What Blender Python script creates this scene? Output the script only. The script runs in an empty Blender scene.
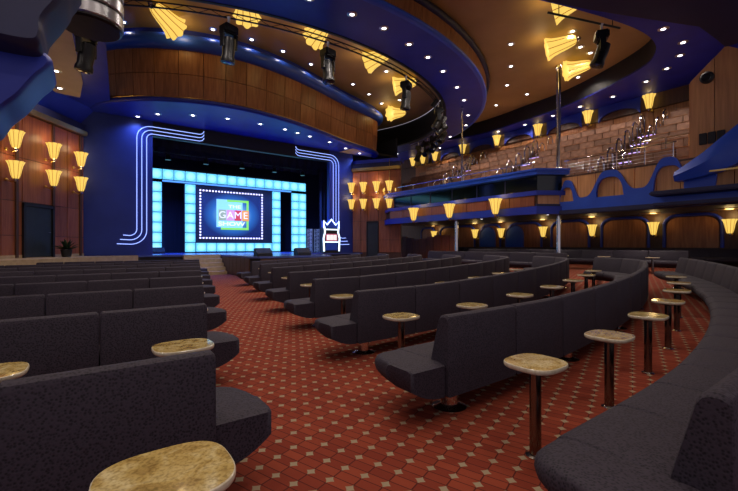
import bpy, bmesh, math, random
from mathutils import Vector, Matrix
random.seed(7)
PI = math.pi
scene = bpy.context.scene
COL = scene.collection

# ------------------------------------------------------------------ camera, world, exposure
# X runs across the hall, Y towards the stage, Z up; the camera stands at the origin of the plan.
CAM_H = 1.4
cam_d = bpy.data.cameras.new('camera')
cam_d.sensor_width = 36.0
cam_d.lens = 390.0 / 738.0 * 36.0
cam_d.clip_end = 200
cam = bpy.data.objects.new('camera', cam_d)
COL.objects.link(cam)
cam.location = (0, 0, CAM_H)
cam.rotation_euler = (PI / 2, 0, -math.radians(35.94))
scene.camera = cam

world = bpy.data.worlds.new('world')
scene.world = world
world.use_nodes = True
wbg = world.node_tree.nodes['Background']
wbg.inputs[0].default_value = (0.62, 0.56, 0.66, 1)
wbg.inputs[1].default_value = 0.62

scene.view_settings.view_transform = 'Standard'
scene.view_settings.look = 'None'
scene.view_settings.exposure = 0.0
scene.view_settings.gamma = 1.0
scene.view_settings.use_curve_mapping = False
scene.cycles.use_denoising = True
scene.cycles.max_bounces = 6
scene.cycles.diffuse_bounces = 3
scene.cycles.glossy_bounces = 3
scene.cycles.sample_clamp_indirect = 3.0

SPOT_W = 300.0        # one house downlight
SCONCE_W = 7.0       # one tulip sconce

# ------------------------------------------------------------------ materials
MATS = {}
def new_mat(name):
    m = bpy.data.materials.new(name)
    m.use_nodes = True
    nt = m.node_tree
    b = nt.nodes['Principled BSDF']
    MATS[name] = m
    return m, nt, b

def node(nt, kind, **kw):
    n = nt.nodes.new(kind)
    for k, v in kw.items():
        setattr(n, k, v)
    return n

def noise_mix(nt, c1, c2, scale=4.0, detail=4.0, stretch=(1, 1, 1), lo=0.35, hi=0.65, coord='Object'):
    tc = node(nt, 'ShaderNodeTexCoord')
    mp = node(nt, 'ShaderNodeMapping')
    mp.inputs['Scale'].default_value = stretch
    nt.links.new(tc.outputs[coord], mp.inputs[0])
    nz = node(nt, 'ShaderNodeTexNoise')
    nz.inputs['Scale'].default_value = scale
    nz.inputs['Detail'].default_value = detail
    nt.links.new(mp.outputs[0], nz.inputs['Vector'])
    rp = node(nt, 'ShaderNodeValToRGB')
    rp.color_ramp.elements[0].position = lo
    rp.color_ramp.elements[1].position = hi
    rp.color_ramp.elements[0].color = (*c1, 1)
    rp.color_ramp.elements[1].color = (*c2, 1)
    nt.links.new(nz.outputs['Fac'], rp.inputs[0])
    return rp.outputs[0], nz.outputs['Fac'], mp.outputs[0]

def simple(name, c1, c2=None, rough=0.5, metal=0.0, scale=4.0, stretch=(1, 1, 1), bump=0.0, detail=4.0, coat=0.0):
    m, nt, b = new_mat(name)
    b.inputs['Roughness'].default_value = rough
    b.inputs['Metallic'].default_value = metal
    if coat:
        b.inputs['Coat Weight'].default_value = coat
        b.inputs['Coat Roughness'].default_value = 0.15
    col, fac, _ = noise_mix(nt, c1, c2 or tuple(x * 1.15 for x in c1), scale, detail, stretch)
    nt.links.new(col, b.inputs['Base Color'])
    if bump:
        bp = node(nt, 'ShaderNodeBump')
        bp.inputs['Strength'].default_value = bump
        bp.inputs['Distance'].default_value = 0.01
        nt.links.new(fac, bp.inputs['Height'])
        nt.links.new(bp.outputs[0], b.inputs['Normal'])
    return m

def vary(name, amt):
    m = MATS[name]; nt = m.node_tree; b = nt.nodes['Principled BSDF']
    src = b.inputs['Base Color'].links[0].from_socket
    oi = node(nt, 'ShaderNodeObjectInfo')
    mr = node(nt, 'ShaderNodeMapRange'); mr.inputs['To Min'].default_value = 1 - amt; mr.inputs['To Max'].default_value = 1 + amt
    nt.links.new(oi.outputs['Random'], mr.inputs['Value'])
    hs = node(nt, 'ShaderNodeHueSaturation'); nt.links.new(mr.outputs[0], hs.inputs['Value']); nt.links.new(src, hs.inputs['Color'])
    nt.links.new(hs.outputs[0], b.inputs['Base Color'])

def emissive(name, c, strength, base=None):
    m, nt, b = new_mat(name)
    b.inputs['Base Color'].default_value = (*(base or tuple(min(1, x) * .5 for x in c)), 1)
    b.inputs['Emission Color'].default_value = (*c, 1)
    b.inputs['Emission Strength'].default_value = strength
    b.inputs['Roughness'].default_value = 0.4
    return m

simple('blue', (0.012, 0.028, 0.34), (0.015, 0.036, 0.40), rough=0.42, scale=1.5)
simple('blue_surround', (0.010, 0.026, 0.19), (0.013, 0.032, 0.22), rough=0.5, scale=1.5)
simple('blue_royal', (0.008, 0.014, 0.40), (0.010, 0.020, 0.48), rough=0.5, scale=1.5)
simple('blue_bright', (0.020, 0.080, 0.55), (0.026, 0.10, 0.62), rough=0.35, scale=1.5)
simple('blue_dark', (0.012, 0.014, 0.06), (0.015, 0.018, 0.075), rough=0.5, scale=1.5)
simple('tan', (0.38, 0.24, 0.082), (0.45, 0.285, 0.105), rough=0.55, scale=0.7)
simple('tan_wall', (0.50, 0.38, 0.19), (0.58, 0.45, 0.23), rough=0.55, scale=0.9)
simple('wood', (0.23, 0.088, 0.033), (0.37, 0.155, 0.062), rough=0.36, scale=2.2, stretch=(6, 6, .5), detail=8)
simple('wood_red', (0.20, 0.055, 0.025), (0.30, 0.095, 0.04), rough=0.4, scale=2.0, stretch=(6, 6, .5), detail=8)
simple('wood_light', (0.52, 0.26, 0.11), (0.66, 0.36, 0.16), rough=0.42, scale=2.0, stretch=(7, 7, .4), detail=8)
simple('wood_bright', (0.60, 0.27, 0.095), (0.76, 0.37, 0.14), rough=0.45, scale=2.0, stretch=(7, 7, .4), detail=8)
for w_ in ('wood', 'wood_light', 'wood_red', 'wood_bright'): vary(w_, .18)
simple('wood_dark', (0.055, 0.024, 0.014), (0.09, 0.04, 0.02), rough=0.45, scale=2.0, stretch=(6, 6, .5))
simple('seat_tan', (0.17, 0.088, 0.06), (0.26, 0.14, 0.09), rough=0.6, scale=5, bump=.2)
vary('seat_tan', .28)
simple('step_stone', (0.42, 0.30, 0.16), (0.52, 0.38, 0.21), rough=0.5, scale=6)
simple('black', (0.006, 0.006, 0.008), (0.01, 0.01, 0.012), rough=0.5)
simple('black_metal', (0.012, 0.012, 0.014), (0.02, 0.02, 0.022), rough=0.35, metal=0.6)
simple('chrome_dark_reflection', (0.20, 0.18, 0.17), (0.26, 0.24, 0.22), rough=0.16, metal=1.0, scale=2)  # chrome of the table posts, reflected dark surroundings put into its colour
simple('chrome', (0.62, 0.60, 0.58), (0.72, 0.70, 0.68), rough=0.12, metal=1.0, scale=2)
simple('silver', (0.50, 0.50, 0.54), (0.60, 0.60, 0.64), rough=0.3, metal=1.0, scale=2)
simple('gold', (0.62, 0.42, 0.12), (0.70, 0.50, 0.18), rough=0.28, metal=1.0, scale=2)
simple('dark_glass', (0.004, 0.008, 0.010), (0.008, 0.014, 0.016), rough=0.08)
simple('leaf', (0.012, 0.03, 0.010), (0.025, 0.06, 0.018), rough=0.6, scale=8)
simple('door_dark', (0.014, 0.020, 0.024), (0.020, 0.028, 0.032), rough=0.4, scale=3)
simple('curtain', (0.008, 0.010, 0.022), (0.016, 0.018, 0.036), rough=0.85, scale=3, stretch=(8, 8, .2))
simple('stage_floor', (0.05, 0.07, 0.22), (0.07, 0.09, 0.28), rough=0.25, scale=2)

emissive('tulip_glow', (1.0, 0.66, 0.13), 1.0, (0.25, 0.16, 0.04))
emissive('tulip_rib', (1.0, 0.36, 0.02), 0.30, (0.15, 0.08, 0.02))
emissive('step_violet', (0.55, 0.40, 1.0), 1.6)
emissive('lens_glow', (1.0, 0.93, 0.95), 9.0)
emissive('neon', (0.30, 0.42, 1.0), 1.6)
emissive('bulb_glow', (0.85, 0.80, 1.0), 1.5)
emissive('prop_glow', (0.72, 0.88, 1.0), 2.0)
emissive('prop_pink', (0.75, 0.20, 0.32), 0.5)
emissive('led_thin', (0.10, 0.35, 1.0), 1.2)
emissive('gear_green', (0.35, 0.9, 0.5), 0.8)
emissive('letter_white', (0.95, 0.93, 0.9), 0.95)
emissive('letter_cream', (0.95, 0.85, 0.55), 0.95)
emissive('tile_red', (0.75, 0.06, 0.05), 0.75)
emissive('tile_orange', (0.95, 0.35, 0.05), 0.8)
emissive('tile_pink', (0.85, 0.35, 0.42), 0.75)
emissive('tile_olive', (0.45, 0.50, 0.20), 0.6)
emissive('logo_green', (0.28, 0.75, 0.08), 0.8)
emissive('logo_cyan', (0.35, 0.75, 0.95), 0.8)

# LED tile: cyan-white core, bluer at its rim
m, nt, b = new_mat('led_tile')
tc = node(nt, 'ShaderNodeTexCoord')
mp = node(nt, 'ShaderNodeMapping'); mp.inputs['Location'].default_value = (-1.0, 0, -1.0); mp.inputs['Scale'].default_value = (1 / .30, .01, 1 / .30)
nt.links.new(tc.outputs['Object'], mp.inputs[0])
gr = node(nt, 'ShaderNodeTexGradient', gradient_type='QUADRATIC_SPHERE')
nt.links.new(mp.outputs[0], gr.inputs[0])
rp = node(nt, 'ShaderNodeValToRGB')
rp.color_ramp.elements[0].position = .0; rp.color_ramp.elements[0].color = (0.14, 0.62, 1.0, 1)
rp.color_ramp.elements[1].position = .65; rp.color_ramp.elements[1].color = (0.40, 0.93, 1.0, 1)
x = rp.color_ramp.elements.new(.10); x.color = (0.28, 0.82, 1.0, 1)
nt.links.new(gr.outputs[0], rp.inputs[0])
nt.links.new(rp.outputs[0], b.inputs['Emission Color'])
b.inputs['Emission Strength'].default_value = 1.25
b.inputs['Base Color'].default_value = (.02, .06, .12, 1)

# projection screen: glowing blue disc of light fading to navy at the edge (the picture that is shown on it)
m, nt, b = new_mat('screen_image')
tc = node(nt, 'ShaderNodeTexCoord')
mp = node(nt, 'ShaderNodeMapping'); mp.inputs['Scale'].default_value = (0.56, 1, 0.72)
nt.links.new(tc.outputs['Object'], mp.inputs[0])
gr = node(nt, 'ShaderNodeTexGradient', gradient_type='SPHERICAL')
nt.links.new(mp.outputs[0], gr.inputs[0])
rp = node(nt, 'ShaderNodeValToRGB')
e = rp.color_ramp.elements
e[0].position = 0.0; e[0].color = (0.003, 0.006, 0.03, 1)
e[1].position = 0.75; e[1].color = (0.30, 0.75, 0.95, 1)
x = e.new(0.30); x.color = (0.02, 0.16, 0.50, 1)
nt.links.new(gr.outputs[0], rp.inputs[0])
nt.links.new(rp.outputs[0], b.inputs['Emission Color'])
b.inputs['Emission Strength'].default_value = 0.8
b.inputs['Base Color'].default_value = (.01, .02, .04, 1)

# bench fabric: charcoal violet with a small darker fleck
m, nt, b = new_mat('fabric')
b.inputs['Roughness'].default_value = 0.75
b.inputs['Specular IOR Level'].default_value = 0.25
tc = node(nt, 'ShaderNodeTexCoord')
vo = node(nt, 'ShaderNodeTexVoronoi'); vo.inputs['Scale'].default_value = 75
nt.links.new(tc.outputs['Object'], vo.inputs['Vector'])
rp = node(nt, 'ShaderNodeValToRGB')
rp.color_ramp.elements[0].position = .12; rp.color_ramp.elements[0].color = (0.010, 0.008, 0.012, 1)
rp.color_ramp.elements[1].position = .58; rp.color_ramp.elements[1].color = (0.037, 0.029, 0.043, 1)
nt.links.new(vo.outputs['Distance'], rp.inputs[0])
nt.links.new(rp.outputs[0], b.inputs['Base Color'])
bp = node(nt, 'ShaderNodeBump'); bp.inputs['Strength'].default_value = .35; bp.inputs['Distance'].default_value = .004
nt.links.new(vo.outputs['Distance'], bp.inputs['Height']); nt.links.new(bp.outputs[0], b.inputs['Normal'])

# granite table top
m, nt, b = new_mat('granite')
b.inputs['Roughness'].default_value = 0.12
b.inputs['Coat Weight'].default_value = 0.4
tc = node(nt, 'ShaderNodeTexCoord')
oi = node(nt, 'ShaderNodeObjectInfo')
mp = node(nt, 'ShaderNodeMapping')
nt.links.new(tc.outputs['Object'], mp.inputs[0]); nt.links.new(oi.outputs['Location'], mp.inputs['Location'])
n1 = node(nt, 'ShaderNodeTexNoise'); n1.inputs['Scale'].default_value = 9; n1.inputs['Detail'].default_value = 8; n1.inputs['Distortion'].default_value = 1.2
n2 = node(nt, 'ShaderNodeTexNoise'); n2.inputs['Scale'].default_value = 70; n2.inputs['Detail'].default_value = 4
nt.links.new(mp.outputs[0], n1.inputs['Vector']); nt.links.new(mp.outputs[0], n2.inputs['Vector'])
r1 = node(nt, 'ShaderNodeValToRGB')
e = r1.color_ramp.elements
e[0].position = .30; e[0].color = (0.30, 0.19, 0.055, 1)
e[1].position = .68; e[1].color = (0.64, 0.53, 0.27, 1)
x = e.new(.48); x.color = (0.50, 0.36, 0.12, 1)
nt.links.new(n1.outputs['Fac'], r1.inputs[0])
r2 = node(nt, 'ShaderNodeValToRGB')
r2.color_ramp.elements[0].position = .36; r2.color_ramp.elements[0].color = (.55, .52, .48, 1)
r2.color_ramp.elements[1].position = .56; r2.color_ramp.elements[1].color = (1, 1, 1, 1)
nt.links.new(n2.outputs['Fac'], r2.inputs[0])
mx = node(nt, 'ShaderNodeMix', data_type='RGBA', blend_type='MULTIPLY'); mx.inputs['Factor'].default_value = .8
nt.links.new(r1.outputs[0], mx.inputs[6]); nt.links.new(r2.outputs[0], mx.inputs[7])
nt.links.new(mx.outputs[2], b.inputs['Base Color'])
simple('granite_edge', (0.50, 0.43, 0.30), (0.62, 0.55, 0.42), rough=0.2, scale=40)

# carpet: brick-red bars with dark joints and beige stars on a tilted square lattice
m, nt, b = new_mat('carpet')
b.inputs['Roughness'].default_value = 0.95
b.inputs['Specular IOR Level'].default_value = 0.1
tc = node(nt, 'ShaderNodeTexCoord')
mp = node(nt, 'ShaderNodeMapping')
mp.inputs['Rotation'].default_value = (0, 0, -math.radians(20.0))
mp.inputs['Scale'].default_value = (1 / .15, 1 / .15, 1)
nt.links.new(tc.outputs['Object'], mp.inputs[0])
sp = node(nt, 'ShaderNodeSeparateXYZ'); nt.links.new(mp.outputs[0], sp.inputs[0])
def mth(op, a, bb=None, clamp=False):
    n = node(nt, 'ShaderNodeMath', operation=op); n.use_clamp = clamp
    for i, v in enumerate((a, bb)):
        if v is None: continue
        if isinstance(v, (int, float)): n.inputs[i].default_value = v
        else: nt.links.new(v, n.inputs[i])
    return n.outputs[0]
def cell(v):            # signed distance to the nearest integer
    return mth('ABSOLUTE', mth('SUBTRACT', v, mth('ROUND', v)))
ax = cell(sp.outputs[0]); ay = cell(sp.outputs[1])
ax2 = mth('MULTIPLY', cell(mth('ADD', mth('MULTIPLY', sp.outputs[0], 2.0), 0.5)), 0.5)
line_b = mth('LESS_THAN', ay, 0.030)
line_a = mth('LESS_THAN', ax2, 0.022)
lines = mth('MAXIMUM', line_b, line_a)
# four-pointed star: |x|^.5+|y|^.5 small, fattened with a round core
star = mth('LESS_THAN', mth('ADD', mth('POWER', ax, 0.8), mth('POWER', ay, 0.8)), 0.32)
nb = node(nt, 'ShaderNodeTexNoise'); nb.inputs['Scale'].default_value = 3.0; nb.inputs['Detail'].default_value = 6
nt.links.new(tc.outputs['Object'], nb.inputs['Vector'])
fl = node(nt, 'ShaderNodeTexWhiteNoise', noise_dimensions='2D')
cb = node(nt, 'ShaderNodeCombineXYZ')
nt.links.new(mth('FLOOR', mth('ADD', mth('MULTIPLY', sp.outputs[0], 2.0), .5)), cb.inputs[0]); nt.links.new(mth('FLOOR', sp.outputs[1]), cb.inputs[1])
nt.links.new(cb.outputs[0], fl.inputs['Vector'])
r0 = node(nt, 'ShaderNodeValToRGB')
r0.color_ramp.elements[0].color = (0.175, 0.030, 0.017, 1); r0.color_ramp.elements[1].color = (0.245, 0.048, 0.024, 1)
nt.links.new(fl.outputs['Value'], r0.inputs[0])
def mixc(fac, a, bcol):
    n = node(nt, 'ShaderNodeMix', data_type='RGBA'); nt.links.new(fac, n.inputs['Factor'])
    for i, v in ((6, a), (7, bcol)):
        if isinstance(v, tuple): n.inputs[i].default_value = (*v, 1)
        else: nt.links.new(v, n.inputs[i])
    return n.outputs[2]
c1 = mixc(lines, r0.outputs[0], (0.075, 0.016, 0.012))
c2 = mixc(star, c1, (0.29, 0.22, 0.14))
nt.links.new(c2, b.inputs['Base Color'])
bp = node(nt, 'ShaderNodeBump'); bp.inputs['Strength'].default_value = .3; bp.inputs['Distance'].default_value = .004
n3 = node(nt, 'ShaderNodeTexNoise'); n3.inputs['Scale'].default_value = 300
nt.links.new(tc.outputs['Object'], n3.inputs['Vector']); nt.links.new(n3.outputs['Fac'], bp.inputs['Height'])
nt.links.new(bp.outputs[0], b.inputs['Normal'])

# ------------------------------------------------------------------ mesh helpers
class MB:
    def __init__(s):
        s.v = []; s.f = []; s.mi = []
    def add(s, verts, faces, mi=0):
        o = len(s.v)
        s.v += [tuple(p) for p in verts]
        s.f += [tuple(i + o for i in f) for f in faces]
        s.mi += [mi] * len(faces)
        return s
    def box(s, x0, x1, y0, y1, z0, z1, mi=0):
        v = [(x0, y0, z0), (x1, y0, z0), (x1, y1, z0), (x0, y1, z0), (x0, y0, z1), (x1, y0, z1), (x1, y1, z1), (x0, y1, z1)]
        return s.add(v, [(3, 2, 1, 0), (4, 5, 6, 7), (0, 1, 5, 4), (1, 2, 6, 5), (2, 3, 7, 6), (3, 0, 4, 7)], mi)
    def bbox(s, x0, x1, y0, y1, z0, z1, r=0.01, mi=0):      # box with chamfered edges
        bm = bmesh.new()
        bmesh.ops.create_cube(bm, size=1.0)
        for v in bm.verts:
            v.co = Vector(((x0 + x1) / 2 + v.co.x * (x1 - x0), (y0 + y1) / 2 + v.co.y * (y1 - y0), (z0 + z1) / 2 + v.co.z * (z1 - z0)))
        bmesh.ops.bevel(bm, geom=bm.edges[:], offset=r, segments=2, affect='EDGES')
        bm.verts.index_update()
        s.add([v.co[:] for v in bm.verts], [[v.index for v in f.verts] for f in bm.faces], mi)
        bm.free()
        return s
    def prism(s, poly, axis, a, b, mi=0):
        """poly: 2-D points; extruded along axis ('x','y','z') from a to b"""
        def P(p, t):
            return {'z': (p[0], p[1], t), 'x': (t, p[0], p[1]), 'y': (p[0], t, p[1])}[axis]
        n = len(poly)
        v = [P(p, a) for p in poly] + [P(p, b) for p in poly]
        f = [tuple(range(n - 1, -1, -1)), tuple(range(n, 2 * n))]
        f += [(i, (i + 1) % n, n + (i + 1) % n, n + i) for i in range(n)]
        return s.add(v, f, mi)
    def lathe(s, prof, seg=20, M=None, wave=None, mi=0):
        """prof: (radius, z) list; wave(angle, t)->radius factor"""
        v = []; f = []
        n = len(prof)
        for j, (r, z) in enumerate(prof):
            for i in range(seg):
                a = 2 * PI * i / seg
                rr = r * (wave(a, j / (n - 1)) if wave else 1)
                p = Vector((rr * math.cos(a), rr * math.sin(a), z))
                v.append((M @ p if M else p)[:])
        for j in range(n - 1):
            for i in range(seg):
                k = (i + 1) % seg
                f.append((j * seg + i, j * seg + k, (j + 1) * seg + k, (j + 1) * seg + i))
        f.append(tuple(range(seg - 1, -1, -1)))
        f.append(tuple(range((n - 1) * seg, n * seg)))
        return s.add(v, f, mi)
    def tube(s, pts, r, seg=8, mi=0, closed=False):
        pts = [Vector(p) for p in pts]
        n = len(pts); v = []; f = []
        prev = None
        for i, p in enumerate(pts):
            a = pts[(i - 1) % n] if (closed or i > 0) else p
            c = pts[(i + 1) % n] if (closed or i < n - 1) else p
            t = (c - a).normalized()
            if prev is None:
                up = Vector((0, 0, 1)) if abs(t.z) < .9 else Vector((1, 0, 0))
                x = t.cross(up).normalized()
            else:
                x = (prev - t * prev.dot(t)).normalized()
            prev = x
            y = t.cross(x)
            for k in range(seg):
                a2 = 2 * PI * k / seg
                v.append((p + (x * math.cos(a2) + y * math.sin(a2)) * r)[:])
        m = n if closed else n - 1
        for i in range(m):
            j = (i + 1) % n
            for k in range(seg):
                l = (k + 1) % seg
                f.append((i * seg + k, i * seg + l, j * seg + l, j * seg + k))
        if not closed:
            f.append(tuple(range(seg - 1, -1, -1))); f.append(tuple(range((n - 1) * seg, n * seg)))
        return s.add(v, f, mi)
    def grid(s, rows, closed=False, mi=0, caps=False):
        """rows: list of equal-length vertex lists"""
        n = len(rows[0]); v = [p for r in rows for p in r]; f = []
        m = n if closed else n - 1
        for i in range(len(rows) - 1):
            for k in range(m):
                l = (k + 1) % n
                f.append((i * n + k, i * n + l, (i + 1) * n + l, (i + 1) * n + k))
        if caps:
            f.append(tuple(range(n - 1, -1, -1))); f.append(tuple(range((len(rows) - 1) * n, len(rows) * n)))
        return s.add(v, f, mi)
    def mesh(s, name, mats, smooth=35):
        me = bpy.data.meshes.new(name)
        me.from_pydata(s.v, [], s.f)
        for mt in (mats if isinstance(mats, (list, tuple)) else [mats]):
            me.materials.append(MATS[mt])
        if any(s.mi):
            me.polygons.foreach_set('material_index', s.mi)
        bm = bmesh.new(); bm.from_mesh(me)
        bmesh.ops.recalc_face_normals(bm, faces=bm.faces[:])
        bm.to_mesh(me); bm.free()
        if smooth:
            me.shade_smooth()
            me.set_sharp_from_angle(angle=math.radians(smooth))
        me.update()
        return me

def link(name, me, parent=None, loc=(0, 0, 0), rot=(0, 0, 0), scale=None):
    o = bpy.data.objects.new(name, me)
    COL.objects.link(o)
    o.location = loc; o.rotation_euler = rot
    if scale is not None: o.scale = scale
    if parent: o.parent = parent
    return o
def obj(name, mb, mats, parent=None, loc=(0, 0, 0), rot=(0, 0, 0), smooth=35):
    return link(name, mb.mesh(name, mats, smooth), parent, loc, rot)
def tag(o, label, cat, group=None):
    o['label'] = label; o['category'] = cat
    if group: o['group'] = group
    return o
def empty(name, loc=(0, 0, 0), rz=0.0):
    o = bpy.data.objects.new(name, None); COL.objects.link(o)
    o.empty_display_size = .1
    o.location = loc; o.rotation_euler = (0, 0, rz)
    return o
def thing(name, label, cat, loc=(0, 0, 0), rz=0.0, group=None):
    return tag(empty(name, loc, rz), label, cat, group)
def struct(o, label=None):
    o['kind'] = 'structure'
    if label: o['label'] = label; 
    return o
def copy_tree(o, parent=None):
    c = o.copy(); COL.objects.link(c); c.parent = parent
    for ch in o.children: copy_tree(ch, c)
    return c
def spot(name, loc, watts, color, size=2.2, parent=None, direction=None, radius=.12):
    l = bpy.data.lights.new(name, 'SPOT'); l.energy = watts; l.color = color
    l.spot_size = size; l.spot_blend = 1.0; l.shadow_soft_size = radius
    o = bpy.data.objects.new(name, l); COL.objects.link(o); o.location = loc
    if direction: o.rotation_euler = Vector(direction).to_track_quat('-Z', 'Y').to_euler()
    if parent: o.parent = parent
    return o
def point(name, loc, watts, color, radius=.2, parent=None):
    l = bpy.data.lights.new(name, 'POINT'); l.energy = watts; l.color = color; l.shadow_soft_size = radius
    o = bpy.data.objects.new(name, l); COL.objects.link(o); o.location = loc
    if parent: o.parent = parent
    return o
def catmull(pts, sub=8):
    out = []
    n = len(pts)
    for i in range(n - 1):
        p0 = Vector(pts[max(i - 1, 0)]); p1 = Vector(pts[i]); p2 = Vector(pts[i + 1]); p3 = Vector(pts[min(i + 2, n - 1)])
        for k in range(sub):
            t = k / sub
            out.append(.5 * ((2 * p1) + (p2 - p0) * t + (2 * p0 - 5 * p1 + 4 * p2 - p3) * t * t + (3 * p1 - p0 - 3 * p2 + p3) * t ** 3))
    out.append(Vector(pts[-1]))
    return out
def zf(u):                     # the carpeted floor climbs gently towards the gallery side
    return 0.025 * max(0.0, u - 4.0)
ORD = ['first', 'second', 'third', 'fourth', 'fifth', 'sixth', 'seventh', 'eighth', 'ninth', 'tenth', 'eleventh', 'twelfth', 'thirteenth']

# ================================================================== SETTING
# floor
us = [-14, -6, 0, 4, 8, 12, 16, 20, 23.2]
mb = MB(); mb.grid([[(u, n, zf(u)) for u in us] for n in (-6, 0, 8, 16, 27)])
struct(obj('floor', mb, 'carpet'))

# stage floor with projecting apron, side panels and steps
SZ = .95
st = struct(empty('floor_stage', (7.4, 20, 0)))
def L(o): return o
mb = MB()
poly = [(-2, 20.4), (5.45, 20.4), (5.45, 15.9), (5.75, 15.55), (9.05, 15.55), (9.35, 15.9), (9.35, 20.4), (17, 20.4), (17, 27.5), (-2, 27.5)]
mb.prism(poly, 'z', SZ - .08, SZ)
def wpart(name, mb, mats, parent, smooth=35):
    """part whose mesh is written in hall coordinates, parented to a root that is not turned"""
    me = mb.mesh(name, mats, smooth)
    o = link(name, me, parent)
    o.location = -parent.location
    return o
wpart('deck', mb, 'stage_floor', st)
mb = MB(); mb.prism([(-2, 20.5), (5.5, 20.5), (5.5, 15.95), (5.78, 15.62), (9.02, 15.62), (9.3, 15.95), (9.3, 20.5), (17, 20.5), (17, 27), (-2, 27)], 'z', 0, SZ - .08)
wpart('plinth', mb, 'black', st)
for i in range(8):             # dark wood panels along the apron's side
    n0 = 15.98 + i * .55
    wpart('side_panel', MB().bbox(5.452, 5.498, n0 + .012, n0 + .538, .06, SZ - .1, .008), 'wood_dark', st)
for i in range(6):
    u0 = 5.78 + i * .54
    wpart('front_panel', MB().bbox(u0 + .01, u0 + .53, 15.56, 15.615, .06 + zf(u0), SZ - .1, .008), 'wood_dark', st)
for i in range(5):
    z1 = SZ * (i + 1) / 5.0
    wpart('step', MB().bbox(3.75, 5.43, 18.95 + i * .29, 20.42, z1 - .19, z1, .012), 'step_stone', st)

# stage house: black drapes behind and beside, black lid
mb = MB(); mb.box(-3, 18, 27.3, 27.5, 0, 9); struct(obj('wall_stage_back', mb, 'curtain'))
for i, u in enumerate((-2.9, 17.8)):
    mb = MB(); mb.box(u, u + .15, 21.3, 27.4, 0, 9); struct(obj('wall_stage_side_%d' % (i + 1), mb, 'curtain'))
mb = MB(); mb.box(-3, 18, 21.3, 27.5, 7.6, 7.75); struct(obj('ceiling_stage', mb, 'black'))
# hanging black borders and legs inside the stage
for i, (n, z0) in enumerate(((22.4, 6.45), (23.6, 6.2))):
    rows = [[(-2 + k * .16, n + .05 * math.sin(k * 1.9), z) for k in range(120)] for z in (z0, 7.58)]
    tag(obj('stage_border', MB().grid(rows), 'curtain'), ('black pleated border curtain hanging just inside the stage opening', 'black pleated border curtain hanging over the light-tile frame')[i], 'curtain')
for i, (u0, u1) in enumerate(((.4, 2.5), (12.75, 14.4))):
    rows = [[(u0 + (u1 - u0) * k / 24, 23.4 + .07 * math.sin(k * 1.7), z) for k in range(25)] for z in (SZ, 6.4)]
    tag(obj('side_curtain', MB().grid(rows), 'curtain'), ('black leg curtain at the door-wall side of the stage', 'black leg curtain behind the lit game machine')[i], 'curtain')

# proscenium wall with the blue surround
PN = 21.0
mb = MB()
mb.box(-.25, 2.55, PN, PN + .3, 0, 10.3); mb.box(12.2, 13.95, PN, PN + .3, 0, 10.3); mb.box(2.55, 12.2, PN, PN + .3, 6.6, 10.3, 1)
struct(obj('wall_proscenium', mb, ['blue_surround', 'black']))

def flank_wall(name, org, d, length, flip):
    """panelled wood wall beside the proscenium; local x runs away from the stage"""
    rz = math.atan2(d[1], d[0])
    root = struct(empty(name, (org[0], org[1], 0), rz))
    s = 1 if flip else -1       # which local side faces the hall
    y0, y1 = (0, .12) if s < 0 else (-.12, 0)
    obj('backing', MB().box(0, length, y0, y1, 0, 6.6), 'wood_dark', root)
    return root, s
# door-wall side
WL, sL = flank_wall('wall_left', (-.12, 20.95), (-.567, -.824), 9.0, True)
# gallery side
WR, sR = flank_wall('wall_right_flank', (13.9, 20.95), (.567, -.824), 3.2, False)
def panel_grid(root, s, xs, zs, mat='wood', skip=()):
    for i in range(len(xs) - 1):
        for j in range(len(zs) - 1):
            if (i, j) in skip: continue
            ya, yb = (0.0, .035) if s > 0 else (-.035, 0.0)
            obj('wood_panel', MB().bbox(xs[i] + .012, xs[i + 1] - .012, ya, yb, zs[j] + .01, zs[j + 1] - .01, .006), mat, root)
# ---- flank wall panels, doors, mouldings
XL = [0.0, .95, 1.72, 3.08, 3.9, 5.2, 6.6, 8.0, 9.0]
ZL = [0.97, 1.75, 2.95, 4.5, 6.1]
panel_grid(WL, sL, XL, ZL, 'wood_red', skip={(2, 0), (2, 1)})
obj('skirting', MB().box(0, 9.0, 0, .05, .95, 1.06), 'step_stone', WL)
obj('cornice', MB().bbox(0, 9.0, 0, .22, 6.12, 6.32, .03), 'gold', WL)
obj('frieze', MB().box(0, 9.0, 0, .1, 6.34, 6.62), 'blue_dark', WL)
for x in (.23, 1.7, 3.33):
    obj('pilaster_strip', MB().box(x - .05, x + .05,   .03, .09, .97, 6.1), 'wood_dark', WL)
d1 = struct(empty('door_1', WL.matrix_basis @ Vector((2.4, .02, 0)), WL.rotation_euler.z))
obj('door_leaf', MB().bbox(-.60, .60, .0, .05, .97, 2.80, .01), 'door_dark', d1)
obj('door_frame', MB().box(-.70, -.61, 0, .1, .96, 2.92).box(.61, .70, 0, .1, .96, 2.92).box(-.70, .70, 0, .1, 2.81, 2.92), 'black', d1)
obj('door_handle', MB().tube([(-.5, .05, 1.9), (-.5, .1, 1.9), (-.38, .1, 1.9)], .012), 'chrome', d1)
XR = [0.0, .55, 1.0, 1.75, 2.5, 3.2]
panel_grid(WR, sR, XR, ZL, 'wood_red', skip={(2, 0), (2, 1)})
obj('cornice', MB().bbox(0, 3.2, -.22, 0, 6.12, 6.32, .03), 'gold', WR)
obj('frieze', MB().box(0, 3.2, -.1, 0, 6.34, 6.62), 'blue_dark', WR)
d2 = struct(empty('door_2', WR.matrix_basis @ Vector((1.37, -.02, 0)), WR.rotation_euler.z))
obj('door_leaf', MB().bbox(-.34, .34, -.05, 0, .1, 2.8, .01), 'door_dark', d2)
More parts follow.
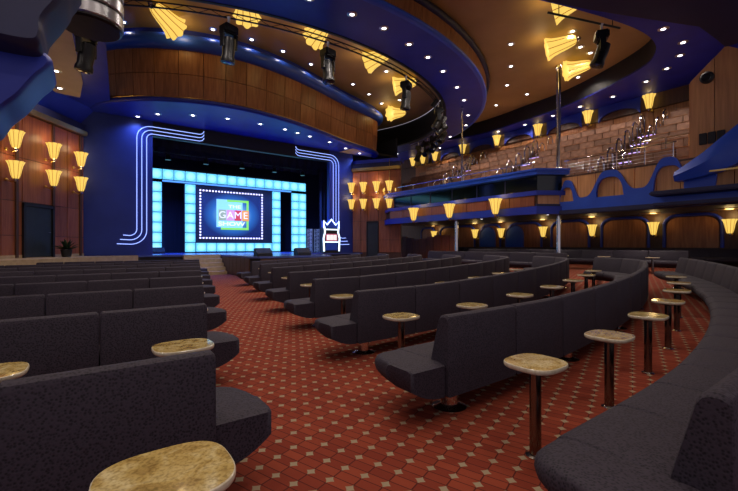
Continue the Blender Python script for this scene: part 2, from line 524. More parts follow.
obj('door_frame', MB().box(-.40, -.345, -.08, 0, .1, 2.9).box(.345, .40, -.08, 0, .1, 2.9).box(-.40, .40, -.08, 0, 2.81, 2.9), 'black', d2)

mb = MB(); mb.prism([(-.1, 21.0), (1.9, 21.0), (1.9, 20.4), (.9, 19.9), (-4.3, 12.4), (-5.3, 13.2)], 'z', 0, .95)
struct(obj('floor_side_stage', mb, 'step_stone'))
# soffits over the flank walls (blue, with a tan strip carrying two downlights on the door side)
mb = MB(); mb.prism([(-.25, 21.0), (.9, 20.9), (.35, 12.2), (-1.5, 12.2), (-6.5, 12.6), (-4.6, 14.6)], 'z', 7.34, 7.6)
struct(obj('ceiling_flank_left', mb, 'blue'))
mb = MB(); mb.prism([(-.20, 19.3), (-.1, 17.5), (-.25, 15.0), (-.38, 12.6), (-.78, 12.6), (-1.0, 15.0), (-1.38, 17.9), (-.95, 19.2)], 'z', 7.28, 7.335)
struct(obj('ceiling_flank_inset', mb, 'tan_wall'))
mb = MB(); mb.grid([[(-.25, 20.95, 6.6), (-1.55, 19.0, 6.6), (-2.9, 17.1, 6.6), (-5.2, 13.6, 6.6)], [(.3, 20.9, 7.34), (-.95, 19.2, 7.34), (-1.5, 17.5, 7.34), (-3.4, 12.6, 7.34)]])
struct(obj('trim_1', mb, 'blue'))
mb = MB(); mb.prism([(13.9, 21.0), (13.9, 20.6), (15.6, 18.2), (16.3, 18.7), (14.8, 21.0)], 'z', 6.6, 6.8)
struct(obj('ceiling_flank_right', mb, 'blue'))

# ---- canopy over the apron: blue soffit, wood fascia panels, blue cove
CAN = catmull([(.35, 21.0, 0), (.42, 20.2, 0), (1.05, 19.15, 0), (2.3, 18.1, 0), (4.0, 17.35, 0), (5.7, 17.15, 0), (7.6, 17.45, 0), (9.6, 18.1, 0), (12.0, 19.1, 0), (14.0, 19.75, 0), (15.2, 20.3, 0), (15.6, 21.0, 0)], 6)
can = struct(empty('ceiling_canopy', (7.6, 20, 7.3)))
n_ = len(CAN)
def nrm(path, i):
    a = path[max(i - 1, 0)]; b_ = path[min(i + 1, len(path) - 1)]
    t = (b_ - a).normalized()
    return Vector((t.y, -t.x, 0))            # outwards (towards the seats) for a left-to-right path
def band(path, prof, i0=0, i1=None):
    """sweep (out, z) profile along a plan path"""
    i1 = len(path) if i1 is None else i1
    rows = []
    for i in range(i0, i1):
        nn = nrm(path, i)
        rows.append([(path[i].x + nn.x * o, path[i].y + nn.y * o, z) for o, z in prof])
    return rows
mb = MB(); mb.prism([(p.x, p.y) for p in CAN], 'z', 7.30, 7.36)
wpart('soffit', mb, 'blue', can)
mb = MB(); mb.prism([(12.9, 21.0), (13.1, 19.75), (13.9, 19.9), (15.0, 20.35), (15.35, 21.0)], 'z', 7.285, 7.30); wpart('warm_light_patch', mb, 'tan_wall', can)  # tan patch standing in for warm light on the soffit's far end
def arc(cx, cz, r, a0, a1, k):
    return [(cx + r * math.cos(math.radians(a0 + (a1 - a0) * i / k)), cz + r * math.sin(math.radians(a0 + (a1 - a0) * i / k))) for i in range(k + 1)]
mb = MB(); mb.grid(band(CAN, [(-.05, 7.28), (.10, 7.28)] + arc(.10, 7.38, .10, -90, 90, 6) + [(-.05, 7.48)]), closed=True, caps=True)
wpart('bottom_roll', mb, 'blue', can)
mb = MB(); mb.grid(band(CAN, [(.16, 7.455), (.18, 7.475), (.16, 7.50), (.05, 7.50), (.05, 7.455)]), closed=True, caps=True)
wpart('gold_line', mb, 'gold', can)
mb = MB(); mb.grid(band(CAN, [(-.3, 7.36), (0, 7.48), (.02, 9.5), (-.3, 9.5)]))
wpart('core', mb, 'wood_dark', can)
step = 3
for i, z0_, z1_ in [(i, a_, b_) for i in range(0, n_ - 1, step) for a_, b_ in ((7.50, 8.445), (8.465, 9.42))]:
    rows = []
    pts = CAN[i:min(i + step + 1, n_)]
    k = len(pts)
    for q, p in enumerate(pts):
        nn = nrm(CAN, i + q)
        t = (CAN[min(i + q + 1, n_ - 1)] - CAN[max(i + q - 1, 0)]).normalized()
        sh = .012 if q == 0 else (-.012 if q == k - 1 else 0)
        rows.append([(p.x + t.x * sh + nn.x * o, p.y + t.y * sh + nn.y * o, z) for o, z in ((.02, z0_), (.06 + .1 * (z0_ - 7.5) / 1.92, z0_), (.06 + .1 * (z1_ - 7.5) / 1.92, z1_), (.03, z1_))])
    wpart('wood_panel', MB().grid(rows, closed=True, caps=True), 'wood', can)
mb = MB(); mb.grid(band(CAN, [(.02, 9.42), (.20, 9.42)] + arc(.22, 9.72, .30, -80, 80, 8) + [(.0, 10.05)]), closed=True, caps=True)
wpart('cove', mb, 'blue_bright', can)
mb = MB(); mb.grid(band(CAN, [(.05, 10.0), (.08, 10.3)]))
wpart('cove_riser', mb, 'blue', can)

# ---- the big elliptical ring and the ceilings inside and outside it
CX, CY = 7.4, 21.0
def ell(a, b, k=96):
    return [Vector((CX + a * math.sin(2 * PI * i / k), CY - b * math.cos(2 * PI * i / k), 0)) for i in range(k)]
RI, RO = ell(11.4, 9.2), ell(13.2, 11.5)
ring = struct(empty('ceiling_ring', (CX, CY, 8.8)))
mb = MB(); mb.grid([[(p.x, p.y, 8.8) for p in RI], [(p.x, p.y, 8.8) for p in RO]], closed=True)
mb.grid([[(p.x, p.y, 8.86) for p in RI], [(p.x, p.y, 8.86) for p in RO]], closed=True)
wpart('soffit', mb, 'blue', ring)
def ring_band(path, prof, flip=1):
    k = len(path); rows = []
    for i in range(k + 1):
        a = path[(i - 1) % k]; c_ = path[(i + 1) % k]; p = path[i % k]
        t = (c_ - a).normalized(); nn = Vector((t.y, -t.x, 0))
        rows.append([(p.x + nn.x * o, p.y + nn.y * o, z) for o, z in prof])
    return rows
mb = MB(); mb.grid(ring_band(RO, [(-.1, 8.78)] + arc(.0, 8.87, .09, -90, 90, 6) + [(-.1, 8.96)]), closed=True)
wpart('outer_roll', mb, 'blue_bright', ring)
mb = MB(); mb.grid(ring_band(RI, [(.1, 8.78)] + arc(.0, 8.86, .08, 270, 90, 6) + [(.1, 8.94)]), closed=True)
wpart('inner_roll', mb, 'black', ring)
mb = MB(); mb.grid(ring_band(RI, [(0, 8.86), (.05, 10.3)])); wpart('inner_fascia', mb, 'black', ring)
mb = MB(); mb.grid(ring_band(RO, [(-.02, 8.9), (0, 9.7)])); wpart('outer_core', mb, 'wood_dark', ring)
K = len(RO)
for i in list(range(0, 32, 2)) + list(range(84, 96, 2)):
    rows = []
    for q in range(3):
        p = RO[(i + q) % K]; t = (RO[(i + q + 1) % K] - RO[(i + q - 1) % K]).normalized(); nn = Vector((t.y, -t.x, 0))
        sh = .012 * (1 - q)
        rows.append([(p.x + t.x * sh + nn.x * o, p.y + t.y * sh + nn.y * o, z) for o, z in ((.0, 8.97), (.03, 8.97), (.08, 9.42), (.05, 9.42))])
    wpart('wood_panel', MB().grid(rows, closed=True, caps=True), 'wood', ring)
mb = MB(); mb.grid(ring_band(RO, [(0, 9.42)] + arc(.10, 9.55, .13, -90, 90, 6) + [(0, 9.70)]), closed=True)
wpart('outer_trim', mb, 'blue_dark', ring)
mb = MB(); mb.add([(p.x, p.y, 10.3) for p in RI] , [tuple(range(len(RI)))])
struct(obj('ceiling_dome', mb, 'tan'))
# outer ceiling: rectangle minus the ellipse
rect = []
for p in RO:
    d = Vector((p.x - CX, p.y - CY)); k = 1e9
    if d.x > 1e-6: k = min(k, (23.4 - CX) / d.x)
    if d.x < -1e-6: k = min(k, (-14 - CX) / d.x)
    if d.y > 1e-6: k = min(k, (33 - CY) / d.y)
    if d.y < -1e-6: k = min(k, (-6 - CY) / d.y)
    rect.append((CX + d.x * k, CY + d.y * k, 9.7))
mb = MB(); mb.grid([[(p.x, p.y, 9.7) for p in RO], rect], closed=True)
struct(obj('ceiling', mb, 'tan'))

# blue soffit over the gallery, with the black edge of the ceiling recess
REC = catmull([(20.2, 21.0, 0), (20.6, 19.2, 0), (21.3, 17.2, 0), (21.35, 15.4, 0), (21.1, 13.3, 0), (20.85, 11.1, 0), (20.05, 8.75, 0), (18.9, 6.6, 0), (17.9, 5.75, 0), (16.6, 5.4, 0), (15.0, 5.5, 0), (12.5, 6.1, 0), (9.5, 7.0, 0), (7.0, 7.2, 0)], 5)
mb = MB(); mb.prism([(p.x, p.y) for p in REC] + [(7.0, -4), (23.4, -4), (23.4, 27), (20.2, 27)], 'z', 8.83, 8.90)
struct(obj('ceiling_gallery', mb, 'blue_royal'))
mb = MB(); mb.grid([[(p.x, p.y, 8.84) for p in REC], [(p.x, p.y, 9.7) for p in REC]])
struct(obj('trim_2', mb, 'black'))
# low dark slab of the rear gallery's ceiling
mb = MB(); mb.prism([(7.9, 5.0), (8.6, 4.82), (9.7, 4.42), (11.3, 3.74), (12.7, 3.12), (13.7, 3.05), (14.6, 3.0), (14.6, -5), (6.5, -5), (7.2, 4.6)], 'z', 7.0, 7.5)
struct(obj('ceiling_rear', mb, 'blue_dark'))

# blue lobes of the rear gallery front (door side)
def lobe(name, pts, z0, z1, r, mat):
    c0 = sum((Vector(p) for p in pts), Vector((0, 0))) / len(pts)
    P = catmull([(p[0], p[1], 0) for p in pts + pts[:1]], 8)[:-1]
    rows = []
    h = (z1 - z0) / 2; zc = (z0 + z1) / 2
    for a in range(-90, 91, 18):
        o = r * (1 - math.cos(math.radians(a))); z = zc + h * math.sin(math.radians(a))
        rows.append([((c0.x + (p.x - c0.x) * (1 - o)), (c0.y + (p.y - c0.y) * (1 - o)), z) for p in P])
    return struct(obj(name, MB().grid(rows, closed=True, caps=True), mat))

# ================================================================== GALLERY SIDE
GU = 22.6
# main wall behind gallery (lower zone under balcony, upper zone above tiers)
gw = struct(empty('wall_right', (GU, 12, 0)))
wpart('backing', MB().box(GU, GU + .2, -4, 27, 0, 10), 'wood_dark', gw)
LS = [4.43, 7.19, 10.01, 12.81, 15.74, 17.87, 21.87]      # lower sconces (n)
US = [7.36, 10.22, 13.13, 16.05, 18.95, 21.76, 23.11, 24.3]
def arch_outline(n0, n1, z0, z1, k=12):
    w = (n1 - n0); r = min(.55, w * .3)
    pts = [(n0, z0)]
    for i in range(k + 1):
        a = PI - (PI / 2) * i / k
        pts.append((n0 + r + r * math.cos(a), z1 - r * .8 + r * .8 * math.sin(a)))
    for i in range(k + 1):
        a = PI / 2 - (PI / 2) * i / k
        pts.append((n1 - r + r * math.cos(a), z1 - r * .8 + r * .8 * math.sin(a)))
    pts.append((n1, z0))
    return pts
edges = [1.6] + LS + [24]
for i in range(len(edges) - 1):
    n0, n1 = edges[i] + .42, edges[i + 1] - .42
    wpart('wood_panel', MB().prism(arch_outline(n0, n1, 1.3, 2.72), 'x', GU - .05, GU), 'wood', gw)
    a = arch_outline(n0 - .1, n1 + .1, 1.3, 2.82)
    wpart('blue_arch', MB().tube([(GU - .06, p[0], p[1]) for p in a], .07, 8), 'blue', gw)
wpart('dado', MB().box(GU - .04, GU, 0, 26, .3, 1.28), 'wood_dark', gw)
for i in range(26):
    n0 = 1.0 + i * .9
    wpart('upper_panel', MB().bbox(GU - .04, GU, n0 + .01, n0 + .89, 6.9, 8.1, .008), 'wood', gw)
for i in range(len(US) - 2):            # blue scalloped valance between upper sconces
    n0, n1 = US[i] + .45, US[i + 1] - .45
    pts = [(n0, 8.82)]
    for q in range(13):
        t = q / 12
        pts.append((n0 + (n1 - n0) * t, 8.0 + .45 * (1 - (2 * t - 1) ** 2) ** .5))
    pts.append((n1, 8.82))
    wpart('blue_valance', MB().prism(pts, 'x', GU - .25, GU - .15), 'blue', gw)
wpart('valance_back', MB().box(GU - .14, GU - .05, 2, 26, 8.1, 8.82), 'wood_dark', gw)

# balcony slab
BZ = 2.95
mb = MB(); mb.prism([(15.5, -3), (15.5, 8.1), (14.6, 8.7), (14.6, 18.0), (15.2, 19.2), (16.8, 20.0), (GU, 21.0), (GU, -3)], 'z', BZ, BZ + .12)
struct(obj('ceiling_balcony', mb, 'blue_dark'))

# wavy parapet: blue ribbon over wood backing
par = struct(empty('wall_parapet', (15.5, 5, BZ)))
keys = [(8.25, 3.55), (7.92, 3.98), (7.33, 3.25), (6.36, 4.15), (5.42, 3.38), (4.58, 4.30), (3.9, 3.55), (2.9, 4.45), (1.6, 3.5), (.3, 4.4), (-1.2, 3.5), (-3, 3.6)]
def ztop(n):
    for (a, za), (b_, zb) in zip(keys, keys[1:]):
        if a >= n >= b_:
            t = (a - n) / (a - b_)
            t = (1 - math.cos(PI * t)) / 2; t = t * t * (3 - 2 * t)
            return za + (zb - za) * t
    return keys[-1][1]
opens = [(7.92, .26, 3.14, 3.70), (6.36, .46, 3.2, 3.90), (4.58, .42, 3.2, 4.02), (2.9, .5, 3.2, 4.1)]
def zopen(n):
    for c_, w, z0, z1 in opens:
        if abs(n - c_) < w:
            return z0, z0 + (z1 - z0) * (1 - (abs(n - c_) / w) ** 3.2) ** .5
    return None
ns = [8.25 - i * .04 for i in range(int(11.2 / .04))]
mb = MB()
for x0, x1 in ((15.40, 15.52),):
    for a, b_ in zip(ns, ns[1:]):
        m_ = (a + b_) / 2
        o = zopen(m_)
        oa, ob = zopen(a), zopen(b_)
        if o:
            za = (oa or (o[0], o[0]))[1]; zb = (ob or (o[0], o[0]))[1]
            segs = [((2.72, o[0]), (2.72, o[0])), ((za, max(za + .02, ztop(a))), (zb, max(zb + .02, ztop(b_))))]
        else:
            segs = [((2.72, ztop(a)), (2.72, ztop(b_)))]
        for (a0, a1), (b0, b1) in segs:
            v = [(x0, a, a0), (x0, b_, b0), (x0, b_, b1), (x0, a, a1), (x1, a, a0), (x1, b_, b0), (x1, b_, b1), (x1, a, a1)]
            mb.add(v, [(0, 1, 2, 3), (7, 6, 5, 4), (3, 2, 6, 7), (0, 4, 5, 1)])
wpart('blue_ribbon', mb, 'blue_bright', par)
n0 = 8.2
while n0 > -2.5:
    wpart('wood_panel', MB().bbox(15.54, 15.60, n0 - .64, n0 - .012, 3.0, 4.12, .006), 'wood_bright', par)
    n0 -= .65
wpart('cap_rail', MB().box(15.53, 15.66, -3, 8.2, 4.12, 4.18), 'wood_dark', par)
wpart('bottom_band', MB().bbox(15.30, 15.56, -3, 8.2, 2.62, 2.80, .03), 'blue_dark', par)
# swooping near lobe of the parapet
rows = []
for n_v, z0, z1 in [(4.3, 3.42, 3.72), (4.0, 3.44, 3.92), (3.6, 3.5, 4.2), (3.2, 3.6, 4.55), (2.9, 3.72, 4.8), (2.4, 4.0, 5.2), (1.8, 4.4, 5.7), (1.0, 4.9, 6.2)]:
    rows.append([(15.0, n_v, z0), (14.88, n_v, (z0 + z1) / 2), (15.0, n_v, z1), (15.35, n_v, z1), (15.35, n_v, z0)])
wpart('blue_swoop', MB().grid(rows, closed=True, caps=True), 'blue_bright', par)
for k, (z0, z1, u0) in enumerate(((3.0, 3.14, 14.7), (2.66, 2.78, 14.9))):
    wpart('shelf_band', MB().bbox(u0, 15.4, -1, 4.9, z0, z1, .04), 'blue_dark', par)
wpart('brass_strip', MB().bbox(14.75, 14.80, 2.4, 3.4, 3.55, 3.6, .008), 'gold', par)

# tall wood pier beside the gallery
pier = struct(empty('wall_pier', (16, 2, 3)))
wpart('pier_core', MB().prism([(4.15, 2.9), (4.15, 6.75), (3.6, 7.2), (3.28, 7.55), (2.9, 7.25), (-3, 7.25), (-3, 2.9)], 'x', 16.04, 18.2), 'wood_dark', pier)
pe = [4.17, 3.55, 2.75, 1.9, 1.0, 0, -1.2, -3]
for a, b_ in zip(pe, pe[1:]):
    def zt(n): return 6.75 + (4.15 - n) / .87 * .82 if n > 3.28 else max(7.2, 7.57 - (3.28 - n) * 1.2)
    v = [(a - .008, 2.95), (a - .008, zt(a) )]
    if a > 3.28 > b_: v.append((3.28, 7.57))
    v += [(b_ + .008, zt(b_)), (b_ + .008, 2.95)]
    wpart('wood_panel', MB().prism(v, 'x', 15.98, 16.04), 'wood_bright', pier)
wpart('side_panel', MB().bbox(16.0, 18.2, 4.155, 4.19, 2.95, 6.7, .006), 'wood_bright', pier)

# gallery tiers
TR = [(16.3 + .86 * i, 3.62 + .52 * i) for i in range(7)]
mb = MB()
pts = [(15.7, 3.07)]
for i, (u, z) in enumerate(TR):
    pts += [(u - .2 if i else 15.7, z), (u + .72, z)]
pts += [(GU, TR[-1][1]), (GU, 3.07)]
mb.prism([(p[0], p[1]) for p in pts], 'y', 1.0, 25.0)
FG = struct(obj('floor_gallery', mb, 'wood_dark'))

# ---- control booth in the middle of the gallery front
bo = struct(empty('wall_booth', (14.6, 13, BZ)))
BP = [Vector((15.7, 8.0, 0)), Vector((14.6, 8.7, 0)), Vector((14.6, 18.0, 0)), Vector((15.2, 19.2, 0)), Vector((16.8, 20.0, 0))]
def bband(o0, o1, z0, z1):
    """closed band that follows the booth front; o = how far it stands out"""
    out = []
    for i, p in enumerate(BP):
        a = BP[max(i - 1, 0)]; b_ = BP[min(i + 1, len(BP) - 1)]
        n1 = (p - a).normalized() if i else (b_ - p).normalized()
        n2 = (b_ - p).normalized() if i < len(BP) - 1 else n1
        na, nb = Vector((-n1.y, n1.x, 0)), Vector((-n2.y, n2.x, 0))
        m_ = (na + nb).normalized(); m_ /= max(.5, m_.dot(na))
        q0, q1 = p + m_ * o0, p + m_ * o1
        out.append([(q0.x, q0.y, z0), (q1.x, q1.y, z0), (q1.x, q1.y, z1), (q0.x, q0.y, z1)])
    return MB().grid(out, closed=True, caps=True)
wpart('roof_slab', bband(-.6, .10, 4.24, 4.46), 'blue_bright', bo)
wpart('roof_lip', bband(-.02, .16, 4.40, 4.47), 'blue_bright', bo)
wpart('sill_band', bband(-.25, .06, 3.42, 3.60), 'blue', bo)
wpart('lower_band', bband(-.25, .08, 2.66, 2.97), 'blue', bo)
wpart('core', bband(-.3, -.03, 2.97, 3.42), 'wood_dark', bo)
wpart('parapet_inner', bband(-.62, -.56, 3.0, 4.3), 'black', bo)
for i in range(8):
    n0 = 8.78 + i * 1.15
    wpart('wood_panel', MB().bbox(14.575, 14.63, n0 + .01, n0 + 1.14, 2.985, 3.41, .008), 'wood_red', bo)
for i in range(6):
    n0 = 8.8 + i * 1.53
    wpart('glass_pane', MB().box(14.86, 14.88, n0 + .02, n0 + 1.51, 3.60, 4.24), 'dark_glass', bo)
    wpart('mullion', MB().box(14.84, 14.90, n0 - .03, n0 + .02, 3.60, 4.24), 'blue_dark', bo)
e_ = (BP[1] - BP[0]).normalized(); rz = math.atan2(e_.y, e_.x)
for nm, z0, z1, mt, off in (('end_glass', 3.60, 4.24, 'dark_glass', -.06), ('end_wood', 2.99, 3.41, 'wood_light', .0)):
    me = MB().box(.1, 1.25, off - .02, off, z0, z1).mesh(nm, mt)
    o = link(nm, me, bo, (BP[0].x - 14.6, BP[0].y - 13, -BZ), (0, 0, rz))
# desk with equipment seen over the sill
desk = tag(obj('control_desk', MB().bbox(14.92, 15.12, 9.0, 17.6, 3.55, 3.66, .02), 'black_metal'), 'long black control desk behind the booth sill', 'desk')
for i in range(12):
    n0 = 9.3 + i * .7
    t = thing('desk_lamp', 'small gooseneck desk lamp on the booth control desk', 'lamp', (15.03, n0, 3.66), 0, 'lamps on the booth desk')
    obj('base', MB().lathe([(.05, 0), (.05, .02), (.012, .03)], 10), 'black_metal', t)
    obj('neck', MB().tube([(0, 0, .02), (0, 0, .22), (-.03, 0, .28), (-.10, 0, .29)], .009, 6), 'chrome', t)
    obj('lamp_head', MB().lathe([(.02, 0), (.05, -.05), (.045, -.055)], 8, Matrix.Translation((-.11, 0, .30))), 'gear_green' if i % 3 else 'bulb_glow', t)

# ---- gallery benches with brown panels, steps and arched handrails
AIS = [7.0, 12.5, 17.2]
SEC = [(4.3, 6.45), (7.55, 11.95), (13.05, 16.65), (17.75, 22.4)]
secname = ['between the pier and the first stair', 'between the first and second stairs', 'between the second and third stairs', 'past the third stair']
pm = {}
for i, (u, z) in enumerate(TR):
    for k, (n0, n1) in enumerate(SEC):
        if i == 0 and k == 3: continue
        cnt = max(2, round((n1 - n0) / .74)); w = (n1 - n0) / cnt
        t = thing('gallery_bench', '%s tier up, brown panelled gallery bench %s' % (ORD[i], secname[k]), 'bench', (u + .3, n0, z), 0, 'gallery benches')
        key = (cnt, round(w, 3))
        if key not in pm:
            a = MB().bbox(.18, .28, .008, w - .008, .40, .86, .015).mesh('back_panel', 'seat_tan')
            s_ = MB().bbox(-.28, .20, 0, n1 - n0, .28, .42, .03).mesh('seat', 'seat_tan')
            c_m = MB().box(.17, .30, 0, n1 - n0, .862, .88).mesh('cap_rail', 'wood')
            f_ = MB().box(-.22, .2, .02, n1 - n0 - .02, 0, .28).mesh('seat_base', 'wood_dark')
            pm[key] = (a, s_, f_, c_m)
        a, s_, f_, c_m = pm[key]
        link('seat', s_, t); link('seat_base', f_, t); link('cap_rail', c_m, t)
        for q in range(cnt): link('back_panel', a, t, (0, q * w, 0))
hoop = MB().tube([(0, 0, 0), (0, 0, .62), (.03, 0, .75), (.10, 0, .85), (.22, 0, .92), (.34, 0, .93), (.44, 0, .88), (.50, 0, .78), (.52, 0, .6), (.52, 0, .1)], .038, 8).mesh('rail_hoop', 'chrome')
stepm = MB().bbox(0, .40, 0, .84, 0, .26, .02).mesh('stair_step', 'wood_dark')
stripm = MB().bbox(-.012, .0, .04, .80, .20, .235, .004).mesh('step_light', 'step_violet')
for k, n in enumerate(AIS):
    for i, (u, z) in enumerate(TR):
        if i < 6:
            so = link('stair_step', stepm, FG, (u + .26, n - .42, z)); link('step_light', stripm, so)
        for sd, off in ((0, -.46), (1, .46)):
            o = link('handrail', hoop, None, (u - .10, n + off, z))
            tag(o, 'arched chrome handrail at the %s tier of the %s gallery stair, %s side' % (ORD[i], ORD[k], ('pier', 'stage')[sd]), 'handrail', 'gallery stair handrails')
# cable railing above the parapet
rl = thing('railing', 'steel cable railing along the wavy gallery parapet', 'railing', (15.6, 6.5, 4.18))
for n in (8.0, 7.1, 6.2, 5.3, 4.5):
    obj('post', MB().tube([(0, n - 6.5, 0), (0, n - 6.5, .62)], .02, 8), 'chrome', rl)
for z in (.10, .22, .34, .46):
    obj('cable', MB().tube([(0, -2.1, z), (0, 1.6, z)], .007, 6), 'silver', rl)
obj('top_rail', MB().tube([(0, -2.1, .62), (0, 1.6, .62)], .022, 8), 'chrome', rl)
rl2 = thing('railing', 'long chrome rail on posts on top of the control booth', 'railing', (14.8, 13, 4.46))
for q in range(8):
    obj('post', MB().tube([(0, -4 + q * 1.2, 0), (0, -4 + q * 1.2, .34)], .016, 8), 'chrome', rl2)
obj('top_rail', MB().tube([(0, -4.1, .34), (0, 4.6, .34)], .018, 8), 'chrome', rl2)
rl3 = thing('railing', 'straight chrome handrail climbing the tiers beside the wood pier', 'railing', (16.0, 4.9, 4.0))
obj('top_rail', MB().tube([(1.9, -.35, 1.52), (1.9, 1.3, 1.52)], .03, 8), 'chrome', rl3)
for q in range(3): obj('post', MB().tube([(1.9, -.2 + q * .7, .665), (1.9, -.2 + q * .7, 1.52)], .022, 8), 'chrome', rl3)

# chrome columns
def column(loc, z0, z1, r, label):
    t = thing('column', label, 'column', (loc[0], loc[1], z0))
    obj('shaft', MB().lathe([(r, 0), (r, z1 - z0)], 20), 'chrome', t)
    for z in (.0, (z1 - z0) - .14):
        obj('collar', MB().lathe([(r * 1.5, z), (r * 1.5, z + .08), (r * 1.1, z + .14)], 20), 'chrome', t)
column((15.75, 8.42), 4.47, 8.82, .085, 'tall polished chrome column rising from the booth corner to the ceiling')
column((15.75, 8.42), zf(15.75), BZ, .085, 'polished chrome column under the balcony by the booth corner')
column((15.2, 13.4), zf(15.2), BZ, .09, 'slim chrome column under the middle of the control booth')
column((16.2, 13.9), 4.47, 8.82, .045, 'slim chrome column above the control booth')

# panelled partition under the booth's far end
pt = thing('partition', 'red-brown upright panelled partition under the far end of the booth', 'partition', (18.2, 19, 0))
for i in range(8):
    wpart('wood_panel', MB().bbox(18.1, 18.2, 15.9 + i * .66, 15.9 + i * .66 + .64, zf(18), 1.95 + .12 * math.sin(i), .02), 'wood_red', pt)
for k, n in enumerate((17.0, 14.9)):
    t = thing('niche_panel', ('round-topped blue niche beside the partition', 'round-topped blue niche between two low wall sconces')[k], 'panel', (GU - .12, n, 1.3))
    obj('niche_back', MB().prism([(.62 * math.cos(PI * i / 16), .75 + .62 * math.sin(PI * i / 16)) for i in range(17)] + [(-.62, 0), (.62, 0)], 'x', -.05, .0), 'blue_bright', t)
    obj('niche_frame', MB().tube([(-.06, .64, 0)] + [(-.06, .64 * math.cos(PI * i / 16), .75 + .64 * math.sin(PI * i / 16)) for i in range(17)] + [(-.06, -.64, 0)], .04, 8), 'blue', t)

# pier speaker and grille
t = thing('wall_speaker', 'round black speaker on the tall wood pier', 'speaker', (15.97, 3.72, 6.72))
obj('cone', MB().lathe([(.18, 0), (.18, .10), (.13, .13), (.06, .06)], 20, Matrix.Rotation(-PI / 2, 4, 'Y')), 'black', t)
obj('bracket', MB().box(-.04, .03, -.05, .05, -.05, .05), 'black_metal', t)
t = thing('vent_grille', 'small black louvred grille low on the wood pier', 'grille', (15.96, 3.62, 4.62))
for q in range(3):
    obj('louvre', MB().bbox(-.05, .02, -.33 + q * .22, -.33 + q * .22 + .19, 0, .36, .012), 'black', t)

# ================================================================== LAMPS
# tulip sconce (height ~ .66), its origin on the wall behind the shade
def flute(a, t): return 1 + (.02 + .10 * t) * math.cos(8 * a)
SH = [(.085, -.33), (.115, -.29), (.14, -.20), (.165, -.06), (.185, .08), (.21, .20), (.245, .29), (.265, .33)]
shade_me = MB().lathe(SH, 48, Matrix.Identity(4), flute).mesh('shade', 'tulip_glow', 60)
rb = MB()
for i in range(8):
    a = 2 * PI * (i + .5) / 8
    rb.tube([((r * flute(a, j / 7) + .004) * math.cos(a), (r * flute(a, j / 7) + .004) * math.sin(a), z) for j, (r, z) in enumerate(SH)], .009, 5)
rib_me = rb.mesh('shade_ribs', 'tulip_rib')
fin_me = MB().lathe([(.085, -.33), (.06, -.35), (.045, -.37), (.065, -.39), (.05, -.43), (.02, -.45)], 16).mesh('finial', 'chrome')
arm_me = MB().tube([(0, 0, -.40), (.12, 0, -.46), (.26, 0, -.40), (.34, 0, -.36)], .02, 8).mesh('wall_arm', 'gold')
capm = MB().lathe([(.06, 0), (.06, .03), (.03, .05)], 12, Matrix.Rotation(-PI / 2, 4, 'Y')).mesh('wall_plate', 'gold')
def sconce(loc, face, label, group, sc=1.0, watts=SCONCE_W, light=True):
    """face: direction in plan from the wall into the hall"""
    rz = math.atan2(-face[1], -face[0])          # local +x points into the wall
    t = thing('wall_sconce', label, 'sconce', loc, rz, group)
    t.scale = (sc, sc, sc)
    link('shade', shade_me, t); link('shade_ribs', rib_me, t); link('finial', fin_me, t)
    link('wall_arm', arm_me, t); link('wall_plate', capm, t, (.36, 0, -.36))
    if light:
        point('sconce_bulb', (0, 0, .52), watts, (1.0, .68, .28), .16, t)
    return t
WARM = (1.0, .70, .32)
dL = Vector((-.567, -.824)); nL = Vector((.824, -.567))
for x, nm in ((.62, 'beside the blue stage surround'), (2.07, 'over the stage-side door jamb'), (3.72, 'over the outer door jamb')):
    for z, up in ((4.98, 'upper'), (3.95, 'lower')):
        p = Vector((-.12, 20.95)) + dL * x + nL * .36
        sconce((p.x, p.y, z), nL, '%s yellow tulip sconce on the door wall %s' % (up, nm), 'door wall sconces', .88, 7)
nR = Vector((-.824, -.567)); dR = Vector((.567, -.824))
for i, x in enumerate((.05, .85, 1.72, 2.55)):
    for z, up in ((5.05, 'upper'), (4.0, 'lower')):
        p = Vector((13.9, 20.95)) + dR * x + nR * .36
        sconce((p.x, p.y, z), nR, '%s yellow tulip sconce on the wood wall past the game machine, %s from the stage' % (up, ORD[i]), 'far flank wall sconces', .92, 9, light=(i % 2 == 0))
for i, n in enumerate(LS):
    sconce((GU - .42, n, 2.22), (-1, 0), '%s low yellow tulip sconce counted from the wood pier, under the balcony' % ORD[i], 'sconces under the balcony', .92, 10)
    t = tag(obj('ceiling_plate', MB().lathe([(.42, -.005), (.40, -.03), (.1, -.04)], 24), 'gold', None, (GU - .85, n, BZ - .001)), 'round brass plate on the dark soffit over the %s low sconce' % ORD[i], 'plate', 'brass plates under the balcony')
for i, n in enumerate(US):
    sconce((GU - .45, n, 8.38), (-1, 0), '%s high yellow tulip sconce counted from the wood pier, behind the top tier' % ORD[i], 'sconces behind the top tier', 1.0, 12)
for i, n in enumerate((10.41, 13.04, 15.6)):
    sconce((14.27, n, 3.08), (-1, 0), '%s yellow tulip sconce on the booth front counted from the chrome column' % ORD[i], 'booth front sconces', 1.0, 6)

